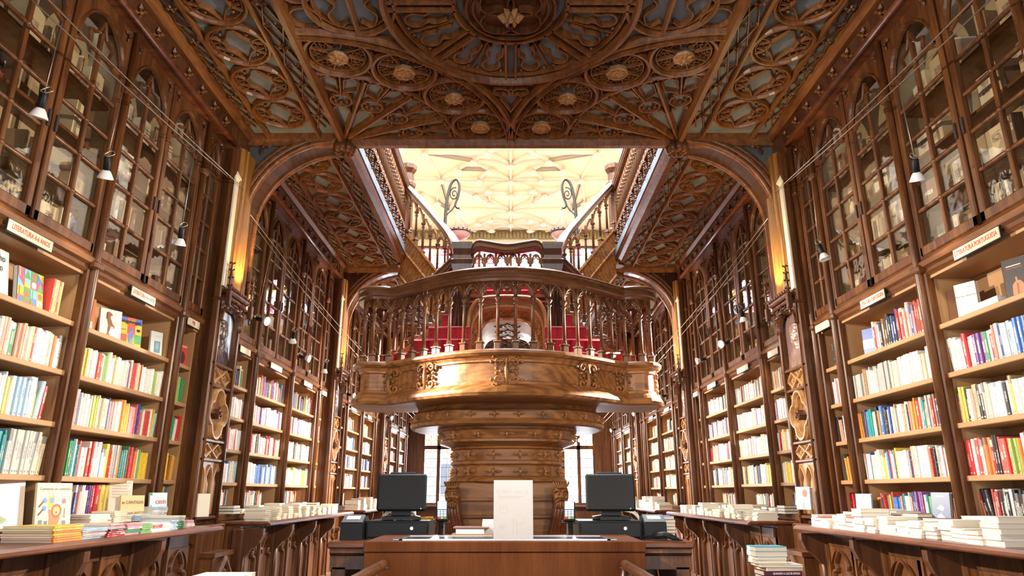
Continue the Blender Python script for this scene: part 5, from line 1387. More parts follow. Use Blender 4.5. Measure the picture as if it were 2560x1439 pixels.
# steps between the balcony and the bridge
for sx in (-1,1):
    for k in range(5):
        x0 = (1.56,1.38,1.19,1.0,.84)[k]; y0 = 8.10+.12*k; z = 2.62+.19*k
        m = MB(); a, b = sorted((sx*.48, sx*x0)); m.box(a,b,y0,8.75,z-.11,z+.08); m.build('tread', M['carpet'], ST)
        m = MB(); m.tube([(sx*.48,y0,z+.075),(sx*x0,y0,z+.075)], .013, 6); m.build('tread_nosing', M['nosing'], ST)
    m = MB(); P = [(sx*x,y,z) for x, y, z in bez([(1.60,8.56,2.76),(1.40,8.66,2.90),(1.12,8.75,3.16),(.88,8.78,3.42),(.70,8.78,3.60)],6)]
    m.loft([[(p[0],p[1]+dy,p[2]+dz) for dy, dz in ((-.05,.0),(-.05,.06),(.05,.06),(.05,0),(.05,-.35),(-.04,-.35))] for p in P], True, True); m.build('string', M['stair_wood'], ST)
    bs = baluster_mesh(.52, .026)
    pl2 = [(p[0],p[1]) for p in P]; zl = [p[2]+.06 for p in P]
    balustrade(ST, pl2, lambda t: zl[min(len(zl)-1,int(t*(len(zl)-1)+.5))], .50, .17, .17, bs, M['oak_red'], thick=.016)
    # newel with moulded cap
    m = MB(); x = sx*.60; y = 8.66
    m.cbox(x-.11,x+.11,y-.11,y+.11,2.60,4.14,.015)
    for dx in (-.055,0,.055):
        m.tube([(x+dx,y-.115,3.3),(x+dx,y-.115,4.02)], .016, 6)
    nl = m.build('newel', M['stair_dark'], ST)
    m = MB()
    def sq(h, z): return [(x-h,y-h,z),(x+h,y-h,z),(x+h,y+h,z),(x-h,y+h,z)]
    m.loft([sq(.11,4.02),sq(.14,4.14),sq(.145,4.19),(sq(.145,4.20)),sq(.125,4.22),sq(.115,4.27),sq(.12,4.36),sq(.14,4.42),sq(.135,4.45),sq(.05,4.47)], True, True); m.build('newel_cap', M['stair_dark'], nl)
# the arched bridge over the lower flight
def archline(pts, y): L = [(-x,y,z) for x, z in pts]; return L + [(x,y,z) for x, z in reversed(pts[:-1])]
O = bez([(.50,2.6),(.50,3.30),(.455,3.55),(.33,3.67),(0,3.70)],5); I1 = bez([(.485,2.6),(.47,3.22),(.405,3.45),(.28,3.55),(0,3.58)],5); I2 = bez([(.475,2.6),(.40,3.10),(.32,3.34),(.21,3.42),(0,3.44)],5)
m = MB(); m.loft([archline(O,9.9),archline(O,8.58),archline(O,8.56),archline(I1,8.60)], False, False, 0); 
m.loft([archline(I1,8.60),archline(I2,8.72)], False, False, 0)
m.build('bridge_arch', M['stair_wood'], ST)
m = MB(); m.loft([archline(I2,8.72),archline(I2,9.9)], False, False, 0); m.build('bridge_soffit', M['soffit'], ST)
m = MB()
for sx in (-1,1):
    for yy in (9.0,9.35,9.7):
        m.tube([(sx*(.10+.07*(1-t/16)*math.cos(t*.5)), yy+.09*(1-t/16)*math.sin(t*.5), 3.415-.02*abs(.10+.07*math.cos(t*.5))*2) for t in range(16)], .012, 5)
        m.tube(bez([(0,yy-.1,3.42),(sx*.06,yy,3.41),(sx*.02,yy+.1,3.42)],4), .012, 5)
m.build('soffit_scrollwork', M['stair_dark'], ST)
m = MB()
for L, yy, r in ((O,8.56,.030),(I1,8.60,.022),(I2,8.72,.024),([(x*1.0,z-.03) for x,z in I1],8.63,.008)): m.tube(archline(L,yy), r, 6)
m.build('bridge_moulding', M['pil_wood'], ST)
al = archline([( (a[0]+b[0])/2, (a[1]+b[1])/2) for a, b in zip(I1,I2)], 8.655)
for p, d in resample(al, 0, 15)[2:-2]:
    m = MB(); flower(m, (0,0,0), (0,-.87,-.2), (1,0,0), .05, .6, 4, .78); o = m.build('rosette', M['pil_wood'], ST, loc=p)
for k in range(6):
    m = MB(); z = 3.70+.14*k; y0 = 8.85+.20*k; m.box(-.62,.62,y0,10.4,z-.16,z); m.build('tread', M['carpet'], ST)
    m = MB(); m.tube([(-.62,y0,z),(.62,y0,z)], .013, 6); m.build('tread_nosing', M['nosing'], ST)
m = MB(); m.box(-.62,.62,8.60,8.72,3.70,3.74); m.build('string', M['stair_wood'], ST)
bb = baluster_mesh(.38, .026)
balustrade(ST, [(-.46,8.66),(0,8.62),(.46,8.66)], lambda t: 3.73, .38, .155, .20, bb, M['stair_wood'], thick=.016)
m = MB(); rail3(m, bez([(-.50,8.66,4.30),(-.40,8.65,4.40),(-.25,8.64,4.385),(0,8.62,4.34),(.25,8.64,4.385),(.40,8.65,4.40),(.50,8.66,4.30)],5), .95); m.build('handrail', M['rail_wood'], ST)
# upper flights rising from the bridge to both galleries
for sx in (-1,1):
    rp = bez([(.66,8.78,4.42),(.70,9.2,4.50),(.76,9.65,4.72),(.88,9.95,5.02),(1.10,10.2,5.36),(1.45,10.52,5.86),(1.80,10.85,6.34)],6)
    P = [(sx*x,y,z) for x, y, z in rp]
    m = MB(); rail3(m, P, .95); m.build('handrail', M['rail_wood'], ST)
    sl = P[14:]
    m = MB(); m.loft([[(p[0]-sx*dx,p[1]-dy,p[2]-dz) for dx, dy, dz in ((.0,.05,.78),(.0,.07,.84),(.0,.05,.88),(.0,.05,1.12),(.0,.07,1.16),(.0,.05,1.20),(.0,.04,1.24),(.0,.04,1.60),(.0,.07,1.64),(.0,.05,1.70),(.0,-.05,1.70),(.0,-.05,.78))] for p in sl], True, True); m.build('string', M['stair_wood'], ST)
    zl2 = [p[2]-.79 for p in sl]
    balustrade(ST, [(p[0],p[1]) for p in sl], lambda t: zl2[min(len(zl2)-1,int(t*(len(zl2)-1)+.5))], .58, .18, .17, bm1, M['stair_wood'], thick=.017)
    for k in range(7):
        m = MB(); t = k/6; x = .80+.95*t; yy = 10.15+.85*t; z = 4.30+1.0*t
        a, b = sorted((sx*(x-.05), sx*(x+.25))); m.box(a,b,yy,yy+1.0,z-.18,z); m.build('tread', M['carpet'], ST)
# ------------------------------------------------------------------ gallery edges
for sx in (-1,1):
    nm = SIDE[sx]
    t = thing('gallery_balustrade', f'oak gallery balustrade with carved fascia on the {nm} edge of the stair void', 'balustrade', (0,0,0), 0, 'gallery balustrades round the stair void')
    x = sx*1.80; y0, y1 = 6.95, 10.80
    m = MB()
    prof = [(0,5.02),(-.06,4.97),(-.06,4.93),(.10,4.93),(.10,4.99),(.06,5.03),(.05,5.10),(.02,5.12),(.02,5.16)]
    m.loft([[(x-sx*o*.9,y,z) for o, z in ((-.12,5.17),(-.12,4.95),(-.03,4.93),(.03,4.95),(.06,5.0),(.02,5.03),(.03,5.09),(.05,5.12),(.0,5.14),(-.02,5.17))] for y in (y0,15.8)], True, True); m.build('edge_beam', M['oak_red'], t)
    m = MB(); m.box(*sorted((x-sx*.0,x+sx*.10)),y0,y1,5.14,5.46); m.build('fascia', M['pil_wood'], t)
    m = MB(); m.box(*sorted((x-sx*.05,x+sx*.12)),y0,y1,5.44,5.50); m.build('base_rail', M['oak_red'], t)
    k = 0; yy = y0+.2
    while yy < y1-.1:
        m = MB(); m.tube([(0,0,.0),(0,0,.30)], .03, 6)
        for z in (.05,.15,.25): flower(m, (-sx*.02,0,z), (-sx,0,0), (0,1,0), .06, .7)
        m.build('carved_drop', M['oak'], t, loc=(x-sx*.01,yy,5.15)); yy += .33
    bg = baluster_mesh(.55, .03)
    balustrade(t, [(x+sx*.02,y0+.05),(x+sx*.02,y1)], lambda q: 5.50, .55, .14, .17, bg, M['stair_wood'], thick=.017)
    m = MB(); rail3(m, [(x+sx*.02,y0,6.28),(x+sx*.02,y1+.05,6.28)], 1.0); m.build('handrail', M['rail_wood'], t)
    m = MB(); c = (x+sx*.0,y1+.12); m.lathe([(.11,4.9),(.11,6.30),(.14,6.36),(.14,6.42),(.10,6.46),(.10,6.60),(.15,6.68),(.15,6.76),(.03,6.80)], 8, (c[0],c[1],0), smooth=False); m.build('newel', M['oak'], t)
    # carved corner scroll under the newel
    m = MB()
    for k in range(9): m.ball((x-sx*(.05+.03*math.sin(k)),y1+.05+.03*math.cos(k*2),4.95+.07*k), .055, 5)
    m.build('leaf_carving', M['oak'], t)
    # wrought iron scroll with hanging dish lamp
    t = thing('iron_scroll_lamp', f'wrought iron scroll bracket with a hanging shallow dish, {nm} stair flight', 'lamp', (sx*1.13,10.95,0), 0, 'iron scroll lamps over the stair')
    m = MB(); s = -sx
    P = bez([(0,0,5.25),(s*.0,0,5.7),(s*.02,0,6.1),(s*.08,0,6.42),(s*.17,0,6.52),(s*.23,0,6.42),(s*.22,0,6.22),(s*.17,0,6.05),(s*.20,0,5.98),(s*.25,0,5.98)],6)
    m.tube(P, [.030-.014*i/(len(P)-1) for i in range(len(P))], 8)
    sp = [(s*(.145+.085*(1-i/30)*math.cos(i*.42+1.2)),0,6.24+.13*(1-i/30)*math.sin(i*.42+1.2)) for i in range(26)]; m.tube(sp, .012, 6)
    m.tube(bez([(s*-.03,0,5.65),(s*.03,0,5.85),(s*.12,0,5.95),(s*.17,0,6.06)],5), .011, 6)
    m.build('scroll', M['iron'], t)
    m = MB()
    for a in range(3): m.tube([(s*.25,0,5.95),(s*.25+.17*math.cos(a*2.1+.5),.17*math.sin(a*2.1+.5),5.50)], .005, 5)
    m.tube([(s*.25,0,5.98),(s*.25,0,5.94)], .012, 6); m.build('chain', M['wire'], t)
    m = MB(); m.lathe([(.001,5.38),(.08,5.40),(.15,5.44),(.19,5.50),(.20,5.52),(.17,5.505),(.05,5.45)], 20, (s*.25,0,0)); m.build('dish', M['white'], t)
    m = MB(); m.lathe([(.19,5.50),(.205,5.50),(.205,5.53),(.19,5.53)], 20, (s*.25,0,0)); 
    for a in range(16): m.ball((s*.25+.2*math.cos(a*PI/8),.2*math.sin(a*PI/8),5.54), .014, 4)
    m.build('dish_rim', M['iron'], t)
ST.location = (-.045,0,0)
# ------------------------------------------------------------------ till desk and its equipment
t = thing('till_desk', 'plain brown veneered till desk standing in front of the stair base', 'desk', (-.035,4.16,0))
m = MB(); m.box(-.80,.80,.02,.68,.05,.93); m.build('carcass', M['veneer'], t)
m = MB(); m.cbox(-.80,.80,0,.022,.0,.925,.003); m.build('front_panel', M['veneer'], t)
m = MB(); m.cbox(-.805,.805,-.004,.70,.928,.985,.004); m.build('top', M['veneer'], t)
m = MB()
for x0,x1,y0,y1 in ((-.62,.62,.10,.118),(-.62,.62,.44,.458),(-.62,-.60,.10,.458),(.60,.62,.10,.458)): m.box(x0,x1,y0,y1,.985,.992)
for x in (-.66,.60): m.cbox(x,x+.06,.12,.22,.985,.991,.002)
m.build('inset_frame', M['steel'], t)
m = MB(); m.box(-.60,.60,.118,.44,.985,.989); m.build('glass_inset', M['screen'], t)
def table(sx):
    t = thing('writing_table', f"old carved oak writing table with an open front shelf, {'left' if sx<0 else 'right'} of the till desk", 'table', (sx*.80,4.72,0))
    w = .39
    m = MB(); m.cbox(-w,w,-.02,.74,.905,.95,.012); m.build('top', M['oak_red'], t)
    m = MB(); m.loft([[(x,y,z) for y, z in ((0,.905),(-.005,.88),(.02,.86),(.02,.78),(.05,.78),(.05,.905))] for x in (-w+.02,w-.02)], True, True); m.build('frieze', M['oak'], t)
    for x in (-w+.03,w-.13):
        m = MB(); m.cbox(x,x+.10,.02,.70,0,.80,.008); vmould(m, [(x+.02,.30)]+ogee(x+.02,x+.08,.55,.66)+[(x+.08,.30)], .014, .018, .02); m.build('side_pillar', M['oak'], t)
    m = MB(); m.box(-w+.1,w-.1,.68,.70,0,.8); m.build('back_board', M['oak_dark'], t)
    m = MB(); m.box(-w+.12,w-.12,.05,.68,.60,.625); m.box(-w+.12,w-.12,.05,.68,.05,.075); m.build('inner_shelf', M['oak'], t)
for sx in (-1,1): table(sx)
def monitor(x, y, yaw, lab):
    t = thing('till_monitor', lab, 'monitor', (x,y,1.075), yaw, 'till monitors')
    Mx = Matrix.Translation((0,0,.18)) @ Matrix.Rotation(-.16,4,'X')
    m = MB(); m.cbox(-.172,.172,-.018,.020,-.127,.127,.012); m.xf(Mx); m.build('casing', M['black'], t)
    m = MB(); m.box(-.145,.145,-.0195,-.017,-.096,.108); m.xf(Mx); m.build('screen', M['screen'], t)
    m = MB(); m.ball((.135,-.019,-.112), .0035, 5); m.xf(Mx); m.build('power_light', plain('green_led',(.1,.9,.1),.4,emit=(.2,1,.1),es=4), t)
    m = MB(); m.cbox(-.09,.09,.0,.02,.125,.14,.004); m.xf(Mx); m.build('card_reader', M['black'], t)
    m = MB(); m.loft([[(a*w_,b*d_+.04,z) for a, b in ((-1,-1),(1,-1),(1,1),(-1,1))] for z, w_, d_ in ((.0,.13,.10),(.018,.13,.10),(.03,.07,.05),(.16,.05,.03))], True, True); m.build('stand', M['black'], t)
monitor(-.765,5.03,.10,'black touch-screen till monitor on the cash drawer beside the tall window')
monitor(.70,5.03,-.10,'black touch-screen till monitor on the cash drawer beside the corded scanner')
def drawer(x, lab):
    t = thing('cash_drawer', lab, 'cash drawer', (x,4.93,.9505), 0, 'cash drawers')
    m = MB(); m.cbox(-.215,.215,.01,.40,.004,.118,.004); m.build('casing', M['black'], t)
    m = MB(); m.cbox(-.205,.205,0,.012,.012,.108,.004); m.box(-.08,.08,-.001,.002,.052,.056); d = m.build('drawer', M['black'], t)
    m = MB(); m.tube([(.10,-.004,.07),(.10,.004,.07)], .011, 12); m.build('lock', M['steel'], d)
    for sx in (-1,1):
        m = MB(); m.box(sx*.19-.015,sx*.19+.015,.03,.37,0,.005); m.build('foot', M['grey'], t)
drawer(-.775,'black steel cash drawer under the monitor by the tall window'); drawer(.68,'black steel cash drawer under the monitor by the scanner')
def printer(x, y, lab):
    t = thing('receipt_printer', lab, 'printer', (x,y,.9505), 0, 'receipt printers')
    m = MB(); m.loft([[(sx,yy,z) for yy, z in ((0,0),(.19,0),(.19,.145),(.10,.15),(.0,.105))] for sx in (-.075,.075)], True, True); m.build('casing', M['black'], t)
    m = MB(); m.loft([[(sx,yy,z) for yy, z in ((.005,.108),(.10,.153),(.105,.158),(.0,.113))] for sx in (-.07,.07)], True, True); m.build('lid', M['grey'], t)
    m = MB(); m.loft([[(sx,yy,z) for yy, z in ((.035,.128),(.075,.146),(.073,.150),(.033,.132))] for sx in (-.045,.045)], True, True); m.build('receipt_slot', M['paper'], t)
printer(-1.07,4.86,'black receipt printer at the outer end of the table near the children books'); printer(.985,4.92,'black receipt printer beside the coiled cord and scanner')
def terminal(x, y, yaw, lab):
    t = thing('card_terminal', lab, 'card terminal', (x,y,.9505), yaw, 'card terminals on stands')
    m = MB(); m.lathe([(.001,0),(.06,0),(.06,.012),(.022,.02),(.022,.13),(.001,.13)], 14); m.build('stand', M['black'], t)
    Mx = Matrix.Translation((0,-.01,.185)) @ Matrix.Rotation(-.35,4,'X')
    m = MB(); m.cbox(-.038,.038,-.012,.02,-.075,.065,.006); m.xf(Mx); m.build('casing', M['black'], t)
    m = MB(); m.box(-.031,.031,-.0135,-.011,.005,.058); m.xf(Mx); m.build('screen', plain('lit_screen',(.5,.6,.75),.3,emit=(.55,.68,.95),es=1.2), t)
    m = MB()
    for i in range(3):
        for j in range(4): m.box(-.030+.021*i,-.030+.021*i+.018,-.0138,-.011,-.046+.012*j,-.046+.012*j+.009)
    m.xf(Mx); m.build('keypad', M['pale_key'], t)
    for i, c in enumerate(((.6,.03,.05),(.7,.5,.05),(.05,.4,.1))):
        m = MB(); m.box(-.030+.021*i,-.030+.021*i+.018,-.0138,-.011,-.060,-.051); m.xf(Mx); m.build('colour_key', colmat(c), t)
    m = MB(); m.tube([(-.05,-.01,.12),(-.05,-.05,.105),(.05,-.05,.105),(.05,-.01,.12)], .004, 6); m.build('cradle', M['black'], t)
M['pale_key'] = plain('pale_keys',(.45,.55,.75),.4,emit=(.45,.6,.9),es=.5)
terminal(-.475,4.95,.15,'card terminal with lit screen on a stand beside the frowning carved head'); terminal(.405,4.95,-.15,'card terminal with lit screen on a stand beside the shaded carved head')
# tilted acrylic notice seen from behind: the print shows mirrored
t = thing('notice_stand', 'pale poster in a clear acrylic stand on the till desk, print mirrored from behind', 'notice', (.015,4.235,.986))
m = MB(); m.box(-.118,.118,0,.004,0,.355); m.box(-.118,.118,0,.09,0,.004); m.build('acrylic', M['clear'], t)
M['poster'] = plain('poster_back', (.88,.82,.81), .5)
_nt = M['poster'].node_tree; _tl = N(_nt,'ShaderNodeBsdfTranslucent'); _tl.inputs[0].default_value = (.90,.83,.80,1); _mx = N(_nt,'ShaderNodeMixShader'); _mx.inputs[0].default_value = .35
_nt.links.new(_nt.nodes['Principled BSDF'].outputs[0], _mx.inputs[1]); _nt.links.new(_tl.outputs[0], _mx.inputs[2]); _nt.links.new(_mx.outputs[0], _nt.nodes['Material Output'].inputs[0])
m = MB(); m.box(-.116,.116,.0045,.006,.006,.338); m.build('poster', M['poster'], t)
M['ghost'] = plain('show_through_ink', (.66,.58,.57), .6); M['ghost2'] = plain('show_through_amber', (.74,.63,.54), .6)
mir = Matrix.Rotation(PI/2,4,'X') @ Matrix.Diagonal((-1,1,1,1))
text_part('poster_title', 'JOAN MIRÓ', .036, M['ghost'], t, Matrix.Translation((-.005,.0043,.268)) @ mir, .00003)
def flat(name, mat, polys):
    m = MB()
    for k_, p in enumerate(polys): m.add([(x,.00405+.000007*(k_%60),z) for x, z in p], [tuple(range(len(p)))])
    m.build(name, mat, t, recalc=False)
def ringp(cx, cz, r0, r1, n=20): return [[(cx+r*math.cos(2*PI*a/n), cz+r*math.sin(2*PI*a/n)) for r, a in ((r0,i),(r1,i),(r1,i+1),(r0,i+1))] for i in range(n)]
def rc(a, b, c, d): return [(a,c),(b,c),(b,d),(a,d)]
flat('poster_line', M['ghost'], [rc(-.09,.06,.244,.248), rc(-.09,.05,.230,.2315)]+[rc(-.09+.012*k,-.082+.012*k,.236,.240) for k in range(11)])
flat('poster_marks', M['ghost2'], ringp(-.06,.175,.020,.027)+ringp(-.06,.178,.004,.009,8)+ringp(.03,.115,.026,.029)+[rc(.018,.022,.03,.115),rc(-.004,.0,.03,.125)]+[[(-.068+.02*math.cos(a+e),.075+.02*math.sin(a+e)) for e in (-.08,.08,PI-.08,PI+.08)] for a in (0,.79,1.57,2.36)])
# flat boxes and leaflets behind the notice
t = thing('book_box', 'thin brown card box with a book inside lying on the till desk', 'box', (-.25,4.62,.986))
m = MB(); m.cbox(-.13,.13,0,.17,0,.014,.003); m.build('base', M['shelf'], t)
m = MB(); m.cbox(-.12,.11,-.005,.16,.046,.056,.003); m.build('lid', colmat((.20,.10,.09),.5), t)
m = MB(); m.box(-.10,.08,.0,.15,.0145,.045); m.build('packed_book', M['paper'], t)
t = thing('leaflet_holder', 'clear acrylic leaflet holder with folded card, half behind the notice', 'leaflet holder', (-.11,4.66,.986))
m = MB(); m.box(-.085,.085,.12,.124,0,.16); m.box(-.085,.085,.0,.004,0,.05); m.box(-.085,-.081,0,.124,0,.05); m.build('acrylic', M['clear'], t)
m = MB(); m.loft([[(x,y,z) for x in (-.075,.08)] for y, z in ((.02,.005),(.05,.09),(.10,.10))], False, False); m.box(-.075,.06,.018,.022,.004,.085); m.build('folded_card', M['poster'], t)
# scanner, its coiled cord, small things on the tables
t = thing('barcode_scanner', 'black corded barcode scanner lying at the outer edge of the table', 'scanner', (1.02,4.80,.951), -.5)
m = MB(); m.loft([[(x,yy,z) for yy, z in c] for x, c in ((-.07,((-.012,.012),(.012,.012),(.014,.022),(0,.03),(-.014,.022))),(-.05,((-.025,.014),(.025,.014),(.028,.034),(0,.05),(-.028,.034))),(0,((-.022,.02),(.022,.02),(.025,.044),(0,.058),(-.025,.044))),(.05,((-.016,.006),(.016,.006),(.018,.028),(0,.040),(-.018,.028))),(.09,((-.012,.0),(.012,.0),(.014,.012),(0,.018),(-.014,.012))))], True, True, 0, True)
m.build('body', M['black'], t)
m = MB(); m.tube(bez([(.09,0,.008),(.11,.0,.006),(.12,-.06,.006),(.02,-.08,.006),(-.10,-.06,.006),(-.18,.0,.006)],6), .0035, 6)
P = [(-.18+.0022*i*1.0, .0+.012*math.sin(i*.9)+.0012*i, .014+.011*math.cos(i*.9)) for i in range(60)]; m.tube(P, .003, 5); m.build('coiled_cord', M['black'], t)
for x, y, lab, c in ((-.625,5.02,'orange and black marker pen on the cash drawer by the window',(.75,.33,.02)),(.62,4.99,'long orange and dark blue marker on the cash drawer by the scanner',(.78,.36,.03))):
    t = thing('marker_pen', lab, 'pen', (x,y,1.0705), .15)
    m = MB(); m.tube([(-.0,0,.012),(.085,0,.012)], .011, 10); m.build('barrel', colmat(c,.35), t); m = MB(); m.tube([(-.055,0,.012),(0,0,.012)], .0125, 10); m.build('cap', M['black'], t)
for sx, lab in ((-1,'tangle of white cables behind the monitor by the window'),(1,'tangle of white cables behind the monitor by the scanner')):
    m = MB(); x0 = sx*.9
    for k in range(5):
        m.tube(bez([(sx*.68,5.16,1.10+.01*k),(sx*(.80+.02*k),5.20,1.16-.012*k),(sx*(.92+.01*k),5.22+.01*k,1.10-.02*k),(sx*(.98+.012*k),5.36,.956+.004*k)],6), .005, 6)
    tag(m.build('cable_tangle', M['white'], kind='stuff'), lab, 'cable')
t = thing('key_ring', 'small bunch of metal keys lying on the cash drawer by the window', 'keys', (-.80,4.98,1.071))
m = MB(); m.sweep(circ(0,0,.012,14), mould(.003,-.003), True, 0); m.build('ring', M['steel'], t)
for a in (.4,1.5,2.4):
    m = MB(); c, s_ = math.cos(a), math.sin(a); m.tube([(.012*c,.012*s_,.003),(.05*c,.05*s_,.003)], .003, 5); m.ball((.018*c,.018*s_,.003), .007, 5, sq=(1,1,.4)); m.build('key', M['steel'], t)
# books stacked at the outer ends of the tables
for i in range(6):
    o = bpy.data.objects.new('stacked_book', FBM); C.objects.link(o); o.color = (*R.choice(PAL['grey']+PAL['brown']+PAL['blue']),1); o.location = (1.13+R.uniform(-.006,.006),5.42,.9505+.0235*i); o.rotation_euler = (0,0,PI); o.scale = (.11,.2,.0225)
    q = bpy.data.objects.new('page_block', FPM); C.objects.link(q); q.parent = o; tag(o, f"{ORD[5-i]} from top, book in stack behind the receipt printer by the scanner", 'book', 'books lying in stacks on the counters')
for i in range(6):
    o = bpy.data.objects.new('stacked_book', FBM); C.objects.link(o); o.color = (*R.choice(PAL['blue']+PAL['black']),1); o.location = (-1.12+R.uniform(-.006,.006),5.2,.9505+.019*i); o.scale = (.12,.2,.018)
    q = bpy.data.objects.new('page_block', FPM); C.objects.link(q); q.parent = o; tag(o, f"{ORD[5-i]} from top, dark book in stack behind the printer near the children books", 'book', 'books lying in stacks on the counters')
# paper carrier bags filed on end in the open shelves
for sx in (-1,1):
    for k in range(9):
        x = sx*.80-.19+.042*k; t = thing('carrier_bag', f"{ORD[k]} kraft paper bag filed upright in the {'left' if sx<0 else 'right'} table's lower shelf", 'bag', (x,4.80,.0755), 0, 'kraft bags filed in the tables')
        m = MB(); m.prism([(.0,0),(.50,0),(.50,.34),(.44,.42),(.32,.46),(.18,.46),(.06,.42),(0,.34)], 0, -.012, .012); m.build('bag_body', M['cream'], t)
        m = MB(); m.tube(bez([(.014,.10,.44),(.014,.15,.51),(.014,.35,.51),(.014,.40,.44)],5), .004, 5); m.build('bag_handle', M['shelf'], t)
m = MB(); tg = thing('paper_pile', 'small pile of white paper on the upper shelf of the right table', 'paper', (.66,4.85,.6255)); m.box(-.09,.09,0,.25,0,.03); m.build('sheets', M['paper'], tg); m = MB(); m.box(-.088,.088,.002,.248,.03,.032); m.build('top_sheet', M['white'], tg)
# stools with book piles in front of the counters
def stool(x, y, z, lab):
    t = thing('wooden_stool', lab, 'stool', (x,y,0)); m = MB(); m.cbox(-.19,.19,-.16,.16,z-.03,z,.006); m.build('seat', M['oak'], t)
    for a in (-1,1):
        for b in (-1,1):
            m = MB(); m.tube([(a*.15,b*.12,z-.03),(a*.17,b*.14,0)], .018, 8); m.build('leg', M['oak'], t)
def pile(x, y, z, items, lab):
    zz = z+.0006
    for i, (w, dp, th, c, yaw, txt, spine) in enumerate(items):
        o = bpy.data.objects.new('stacked_book', flat_book().mesh('maroon_cover', colmat(c,.4)) if txt.startswith('maroon') else FBM); C.objects.link(o); o.color = (*c,1); o.scale = (w,dp,th)
        o.location = (x+(0 if spine else 0), y+(0 if spine else dp), zz); o.rotation_euler = (0,0,yaw+(0 if spine else PI))
        q = bpy.data.objects.new('page_block', FPM); C.objects.link(q); q.parent = o
        tag(o, f"{ORD[len(items)-1-i]} from top, {txt}, {lab}", 'book', 'books lying in stacks on the counters')
        if spine and txt.startswith('maroon'):
            tp = text_part('spine_title', 'QUANDO A LUZ SE APAGA', .016, M['paper'], None, Matrix.Translation((.02,-.0015,.5*th)) @ Matrix.Rotation(PI/2,4,'X'), .0002, bold=.0005, sx=.85)
            tp.data.transform(Matrix.Diagonal((1/w,1/dp,1/th,1))); tp.parent = o
        zz += th+.0008
    return zz
stool(1.66,4.62,.66,'low oak stool under the book pile with maroon spines before the right counter')
mar = (.10,.02,.055)
pile(1.66,4.49,.66,[(.235,.16,.026,mar,.05,'maroon spine book',True),(.235,.16,.026,mar,.03,'maroon spine book',True),(.235,.16,.026,mar,.06,'maroon spine book',True),(.235,.16,.026,mar,.02,'maroon spine book',True),(.235,.16,.026,mar,.05,'maroon spine book',True),(.23,.16,.022,(.50,.25,.12),.10,'brown-edged book',False),(.26,.19,.014,(.82,.78,.68),-.02,'wide white book',False)],'stool pile by the right counter')
pile(1.61,4.53,.8330,[(.19,.15,.02,(.70,.62,.40),.0,'cream book',False),(.185,.15,.02,(.60,.60,.68),.05,'grey book',False),(.20,.15,.028,(.78,.74,.64),.03,'white book',False),(.20,.15,.028,(.02,.30,.42),.04,'turquoise topped book',False)],'upper pile on that stool')
stool(-1.80,4.62,.70,'low oak stool under flat picture books before the left counter')
pile(-1.80,4.46,.70,[(.30,.28,.02,(.30,.40,.42),.05,'blue-grey picture book',True),(.29,.28,.02,(.70,.40,.25),-.05,'salmon picture book',True),(.32,.30,.02,(.80,.78,.70),.02,'white picture book',True)],'stool pile before the left counter')
# stair handrails in front of the desk
for sx, x in ((-1,-.71),(1,.635)):
    t = thing('stair_handrail', f"round brown handrail running to the till desk, {'left' if sx<0 else 'right'} side of the stairwell", 'handrail', (x,0,0), 0, 'stairwell handrails')
    m = MB(); m.tube([(0,1.2,.87),(0,4.09,.87),(0,4.12,.868)], [.026,.026,.018], 12); m.build('rail', M['rail_wood'], t)
    for y in (1.4,2.8,3.85):
        m = MB(); m.tube([(0,y,0),(0,y,.85)], .014, 10); m.build('post', M['iron'], t)
    if sx > 0:
        m = MB(); m.tube([(0,4.05,.86),(-.30,3.3,.20)], .022, 10); m.build('sloping_rail', M['rail_wood'], t)
    m = MB(); m.lathe([(.001,0),(.03,0),(.03,.01),(.001,.012)], 10, (0,4.1,.845)); m.build('end_cap', M['iron'], t)
# ------------------------------------------------------------------ cable lamps
def cable(side, a, b, lab):
    m = MB(); n = 10
    P = [tuple(Vector(a)+(Vector(b)-Vector(a))*i/n - Vector((0,0,.05*math.sin(PI*i/n)))) for i in range(n+1)]
    m.tube(P, .0045, 6); tag(m.build('lamp_cable', M['wire']), lab, 'cable', 'taut lamp cables along the walls')
for side in (-1,1):
    for k, dx in enumerate((0,.13)):
        w = ('upper','lower')[k]
        cable(side, (side*(2.66-dx),1.6,3.80), (side*(2.88-dx*.6),6.58+DY[side],4.36-.05*k), f"{w} taut wire over the first bay, {SIDE[side]} wall")
        cable(side, (side*(2.90-dx*.6),6.75+DY[side],4.20-.05*k), (side*(2.60-dx),11.2+DY[side],3.50), f"{w} taut wire over the second bay, {SIDE[side]} wall")
        cable(side, (side*(2.60-dx),11.3+DY[side],3.50), (side*(2.60-dx),20.52,3.1), f"{w} taut wire over the farther bays, {SIDE[side]} wall")
BRIGHT = plain('bulb_lit', (1,1,1), .3, emit=(1,.84,.58), es=320)
DIM = plain('bulb_dim', (.9,.85,.75), .3)
